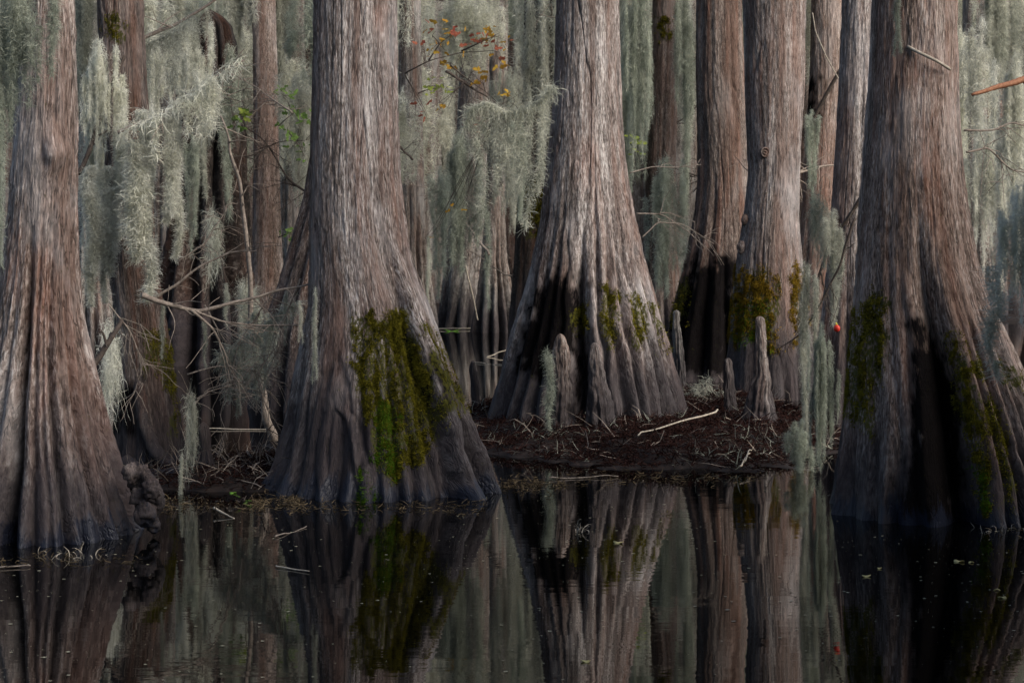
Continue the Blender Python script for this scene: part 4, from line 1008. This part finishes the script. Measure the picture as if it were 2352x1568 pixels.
stick('small white stick on the bank right of the long pale stick', (1700, 1070), (1722, 1040), .014, .010, 'twig_pale', 16, .08, .12, group=GS)

M['yellow_leaf'] = plain_mat('dry_yellow_leaf', (.35, .29, .12), (.55, .48, .22), (20, 20, 20), .7)
M['pad'] = plain_mat('green_lily_leaf', (.10, .25, .03), (.22, .42, .06), (9, 9, 9), .4)
def float_leaf(label, px, py, size, mat, seed, name='floating_leaf', cat='leaf', notch=False):
    rng = np.random.default_rng(seed); p = on_water(px, py, .006)
    n = 14; th = np.linspace(0, 2 * np.pi, n, endpoint=False)
    r = size * (.55 + .45 * np.abs(np.cos(th)) ** .7) * (1 + rng.normal(0, .06, n))
    if notch: r[3] *= .2
    ring = np.stack([r * np.cos(th), r * np.sin(th) * .55, .012 * np.sin(th * 2 + seed) * size / .05], 1)
    V = np.concatenate([ring, ring * [.95, .95, 1] - [0, 0, .003], [[0, 0, .003], [0, 0, -.002]]])
    j = np.arange(n); k = (j + 1) % n
    Q = np.concatenate([np.stack([j, k, np.full(n, 2 * n), np.full(n, 2 * n)], 1)[:, :3], np.stack([k + n, j + n, np.full(n, 2 * n + 1)], 1),
                        np.stack([j + n, k + n, k], 1), np.stack([j + n, k, j], 1)])
    o = tag(link(name, mk_mesh(name, V, Q, True, M[mat]), None, p), label, cat, 'leaves floating on the water')
    o.rotation_euler = (0, 0, rng.uniform(-.5, .5))
for i, (px, py, sz, lab) in enumerate([
    (1990, 1322, .035, 'yellow leaf floating alone in the black reflection before the great reddish tree'),
    (2203, 1288, .036, 'yellow leaf floating beside the reflected mossy buttress, nearest its foot'),
    (2231, 1290, .020, 'small dim leaf just right of the leaf nearest the mossy foot'),
    (2290, 1353, .022, 'yellow leaf floating at lower right, upper of a pair'),
    (2302, 1371, .026, 'yellow leaf floating at lower right, lower of a pair'),
    (1345, 1517, .026, 'yellow leaf floating near the bottom edge under the middle tree'),
    (1420, 1245, .040, 'curled pale leaf floating under the reflected middle tree'),
    (2020, 1304, .018, 'tiny pale leaf floating above the lone leaf in the black reflection')]):
    float_leaf(lab, px, py, sz, 'yellow_leaf', 800 + i)
float_leaf('bright green lily leaf floating behind the pale mossy tree', 1038, 760, .20, 'pad', 850, 'lily_pad', 'lily pad', True)
float_leaf('small green leaf floating by the foot of the small mud bank', 535, 1131, .03, 'pad', 851)
# pollen and duckweed specks
rng = np.random.default_rng(61)
N = 4200
pxs = rng.uniform(-50, 2400, N); pys = 1568 - (1568 - 1120) * rng.uniform(0, 1, N) ** .8
cl = fbm(pxs / 300, pys / 90, .4, 3, 62) > rng.uniform(-.35, .5, N)
P = np.array([on_water(a, b, .004) for a, b in zip(pxs[cl], pys[cl])]); N = len(P)
sz = (.0025 + .010 * rng.uniform(0, 1, N) ** 6)[:, None]
ph = rng.uniform(0, 6.28, N)[:, None]
th = ph + np.array([0, 1.6, 3.1, 4.7])[None]
rr = sz * rng.uniform(.6, 1.3, (N, 4))
V = np.stack([P[:, :1] + rr * np.cos(th) * 1.3, P[:, 1:2] + rr * np.sin(th), np.full((N, 4), .004)], -1).reshape(-1, 3)
M['speck'] = plain_mat('pollen_speck', (.20, .19, .12), (.5, .47, .34), (50, 50, 50), .8)
tag(link('pollen_specks', mk_mesh('pollen_specks', V, np.arange(N * 4).reshape(-1, 4), False, M['speck'])), 'pale pollen and duckweed specks scattered over the dark water', 'floating specks', kind='stuff')
# drift fringe along feet
rng = np.random.default_rng(63)
pts = []
for x0, x1, y, n in [(340, 600, 1160, 420), (585, 700, 1150, 500), (590, 1120, 1164, 420), (0, 330, 1284, 120), (1150, 1300, 1112, 420), (1300, 1800, 1098, 420), (2280, 2352, 1215, 20)]:
    for _ in range(n):
        x = rng.uniform(x0, x1)
        if vnoise(x / 34, y, .5, 64) > rng.uniform(-.7, .5): pts.append(on_water(x, y + rng.normal(0, 9), .01))
P = np.array(pts); D = rng.normal(0, 1, P.shape) * [1, 1, .35] + [0, 0, .12]
G = strands(P, D, rng.uniform(.02, .11, len(P)), rng.uniform(.003, .009, len(P)), .1, .35, 3, rng)
M['drift'] = leaf_mat('drift_debris', (.025, .018, .012), (.17, .13, .08), 25, .1)
tag(link('drift_debris', mk_mesh('drift_debris', *G, False, M['drift'])), 'dry drift debris lying along the water line at the tree feet', 'debris', kind='stuff')
def grass(label, px, py, n, h, seed, spread=.05):
    rng = np.random.default_rng(seed); b = on_water(px, py, 0)
    P = b + rng.normal(0, 1, (n, 3)) * [spread, spread, 0]; D = rng.normal(0, .5, (n, 3)) + [0, 0, 1]
    G = strands(P, D, rng.uniform(.5, 1, n) * h, rng.uniform(.004, .008, n), .35, .2, 4, rng)
    tag(link('grass_clump', mk_mesh('grass_clump', G[0] - b, G[1], False, M['twig_pale']), None, b), label, 'grass')
grass('small dry grass tuft standing in the open water', 1333, 1222, 16, .11, 64, .025)
grass('broken reed stubs at the right foot of the great reddish tree', 2300, 1222, 14, .09, 65, .10)
grass('dry grass stubs at the foot of the left cypress', 165, 1278, 26, .10, 66, .10)

# fishing float
M['float_red'] = plain_mat('red_float_paint', (.55, .03, .02), (.70, .06, .03), (40, 40, 40), .35, .05)
M['float_yellow'] = plain_mat('yellow_float_tip', (.55, .42, .04), (.7, .55, .08), (40, 40, 40), .4, .05)
c = at(1922, 754, 16.6)
f = thing('fishing_float', 'little red fishing float with a yellow tip snagged in the twigs', 'fishing float', c)
th, ph = np.meshgrid(np.linspace(0, 2 * np.pi, 24, endpoint=False), np.linspace(.02, np.pi - .02, 16))
V = np.stack([np.sin(ph) * np.cos(th), np.sin(ph) * np.sin(th), np.cos(ph) * 1.12], -1).reshape(-1, 3) * .029
i = np.arange(15)[:, None] * 24; j = np.arange(24)[None]; k = (j + 1) % 24
link('float_body', mk_mesh('float_body', V, np.stack([i + j, i + 24 + j, i + 24 + k, i + k], -1).reshape(-1, 4), True, M['float_red']), f)
link('float_tip', mk_mesh('float_tip', *tube(np.array([[0, 0, .028], [-.003, 0, .036], [-.008, 0, .05], [-.0082, 0, .051]]), np.array([.008, .010, .007, .001]), 10), True, M['float_yellow']), f)
link('line', mk_mesh('line', *tube(np.array([[-.008, 0, .05], [-.02, .02, .2], [-.01, .03, .42]]), .0012, 5), True, M['twig_pale']), f)

# =================================================================== ADDED BUSHES, unseen, put in to shade the low trunks from the sun side
rng = np.random.default_rng(501)
N = 9000
u = rng.normal(0, 1, (N, 3)); u /= np.linalg.norm(u, axis=1)[:, None]
rad = rng.uniform(.35, 1, N) ** .5 * (1 + .35 * fbm(u[:, 0] * 2, u[:, 1] * 2, u[:, 2] * 2, 3, 502))
P = u * rad[:, None] * [2.3, 2.3, 3.4] + [0, 0, 3.5]
P[:, 2] = np.clip(P[:, 2], .1, None)
G = leaves(P, .26, rng, None)
bush_me = mk_mesh('crown', G[0], G[1], False, M['leaf_green'])
stem_me = mk_mesh('trunk', *limb([[0, 0, -.3], [.1, 0, 1.5], [-.1, .1, 3.2], [.1, 0, 5.4]], .09, .03, 10, 6, .02, 3), True, M['twig'])
for i, (x, y, k) in enumerate([(7.6, 7.6, 1.0), (6.6, 4.2, .9), (8.8, 5.2, 1.0), (5.2, 1.4, .8), (5.7, 8.8, 1.0), (5.7, 6.3, 1.1), (9.8, 10.4, .95), (12.0, 9.0, 1.05)]):
    t = thing('shade_bush', 'unseen leafy bush added outside the right edge to shade the trunks', 'bush', (x, y, 0), 'added shade bushes beyond the right edge')
    t.rotation_euler = (0, 0, i * 1.3); t.scale = (k, k, k)
    link('crown', bush_me, t); link('trunk', stem_me, t)

# =================================================================== CAMERA, LIGHT, SKY
cam = bpy.data.cameras.new('camera'); co = bpy.data.objects.new('camera', cam); COL.objects.link(co)
co.location = (0, 0, EYE); co.rotation_euler = (R(90), 0, 0)
cam.sensor_width = 36; cam.lens = 36 * F / 2352; cam.shift_y = -(784 - HZ) / 2352
cam.clip_end = 2000; cam.dof.use_dof = True; cam.dof.focus_distance = 17.5; cam.dof.aperture_fstop = 6.3
S.camera = co
SUN_DIR = Vector((.72, -.48, .56)).normalized()
el = math.asin(SUN_DIR.z); az = math.atan2(SUN_DIR.x, SUN_DIR.y)
sun = bpy.data.lights.new('sun', 'SUN'); sun.energy = 3.4; sun.angle = R(50); sun.color = (1, .95, .88)
so = bpy.data.objects.new('sun', sun); COL.objects.link(so)
so.rotation_euler = SUN_DIR.to_track_quat('Z', 'Y').to_euler()
w = bpy.data.worlds.new('World'); S.world = w; w.use_nodes = True
nt = w.node_tree; nt.nodes.clear()
sky = nt.nodes.new('ShaderNodeTexSky'); sky.sky_type = 'NISHITA'; sky.sun_disc = False
sky.sun_elevation = el; sky.sun_rotation = az; sky.dust_density = 3.0
bg = nt.nodes.new('ShaderNodeBackground'); bg.inputs[1].default_value = .125
out = nt.nodes.new('ShaderNodeOutputWorld')
nt.links.new(sky.outputs[0], bg.inputs[0]); nt.links.new(bg.outputs[0], out.inputs[0])
S.view_settings.view_transform = 'Standard'; S.view_settings.look = 'None'
S.view_settings.exposure = .42; S.view_settings.gamma = 1
S.render.engine = 'CYCLES'
S.cycles.max_bounces = 7; S.cycles.diffuse_bounces = 5; S.cycles.glossy_bounces = 3; S.cycles.transparent_max_bounces = 4
S.cycles.use_denoising = True; S.cycles.denoising_prefilter = 'ACCURATE'
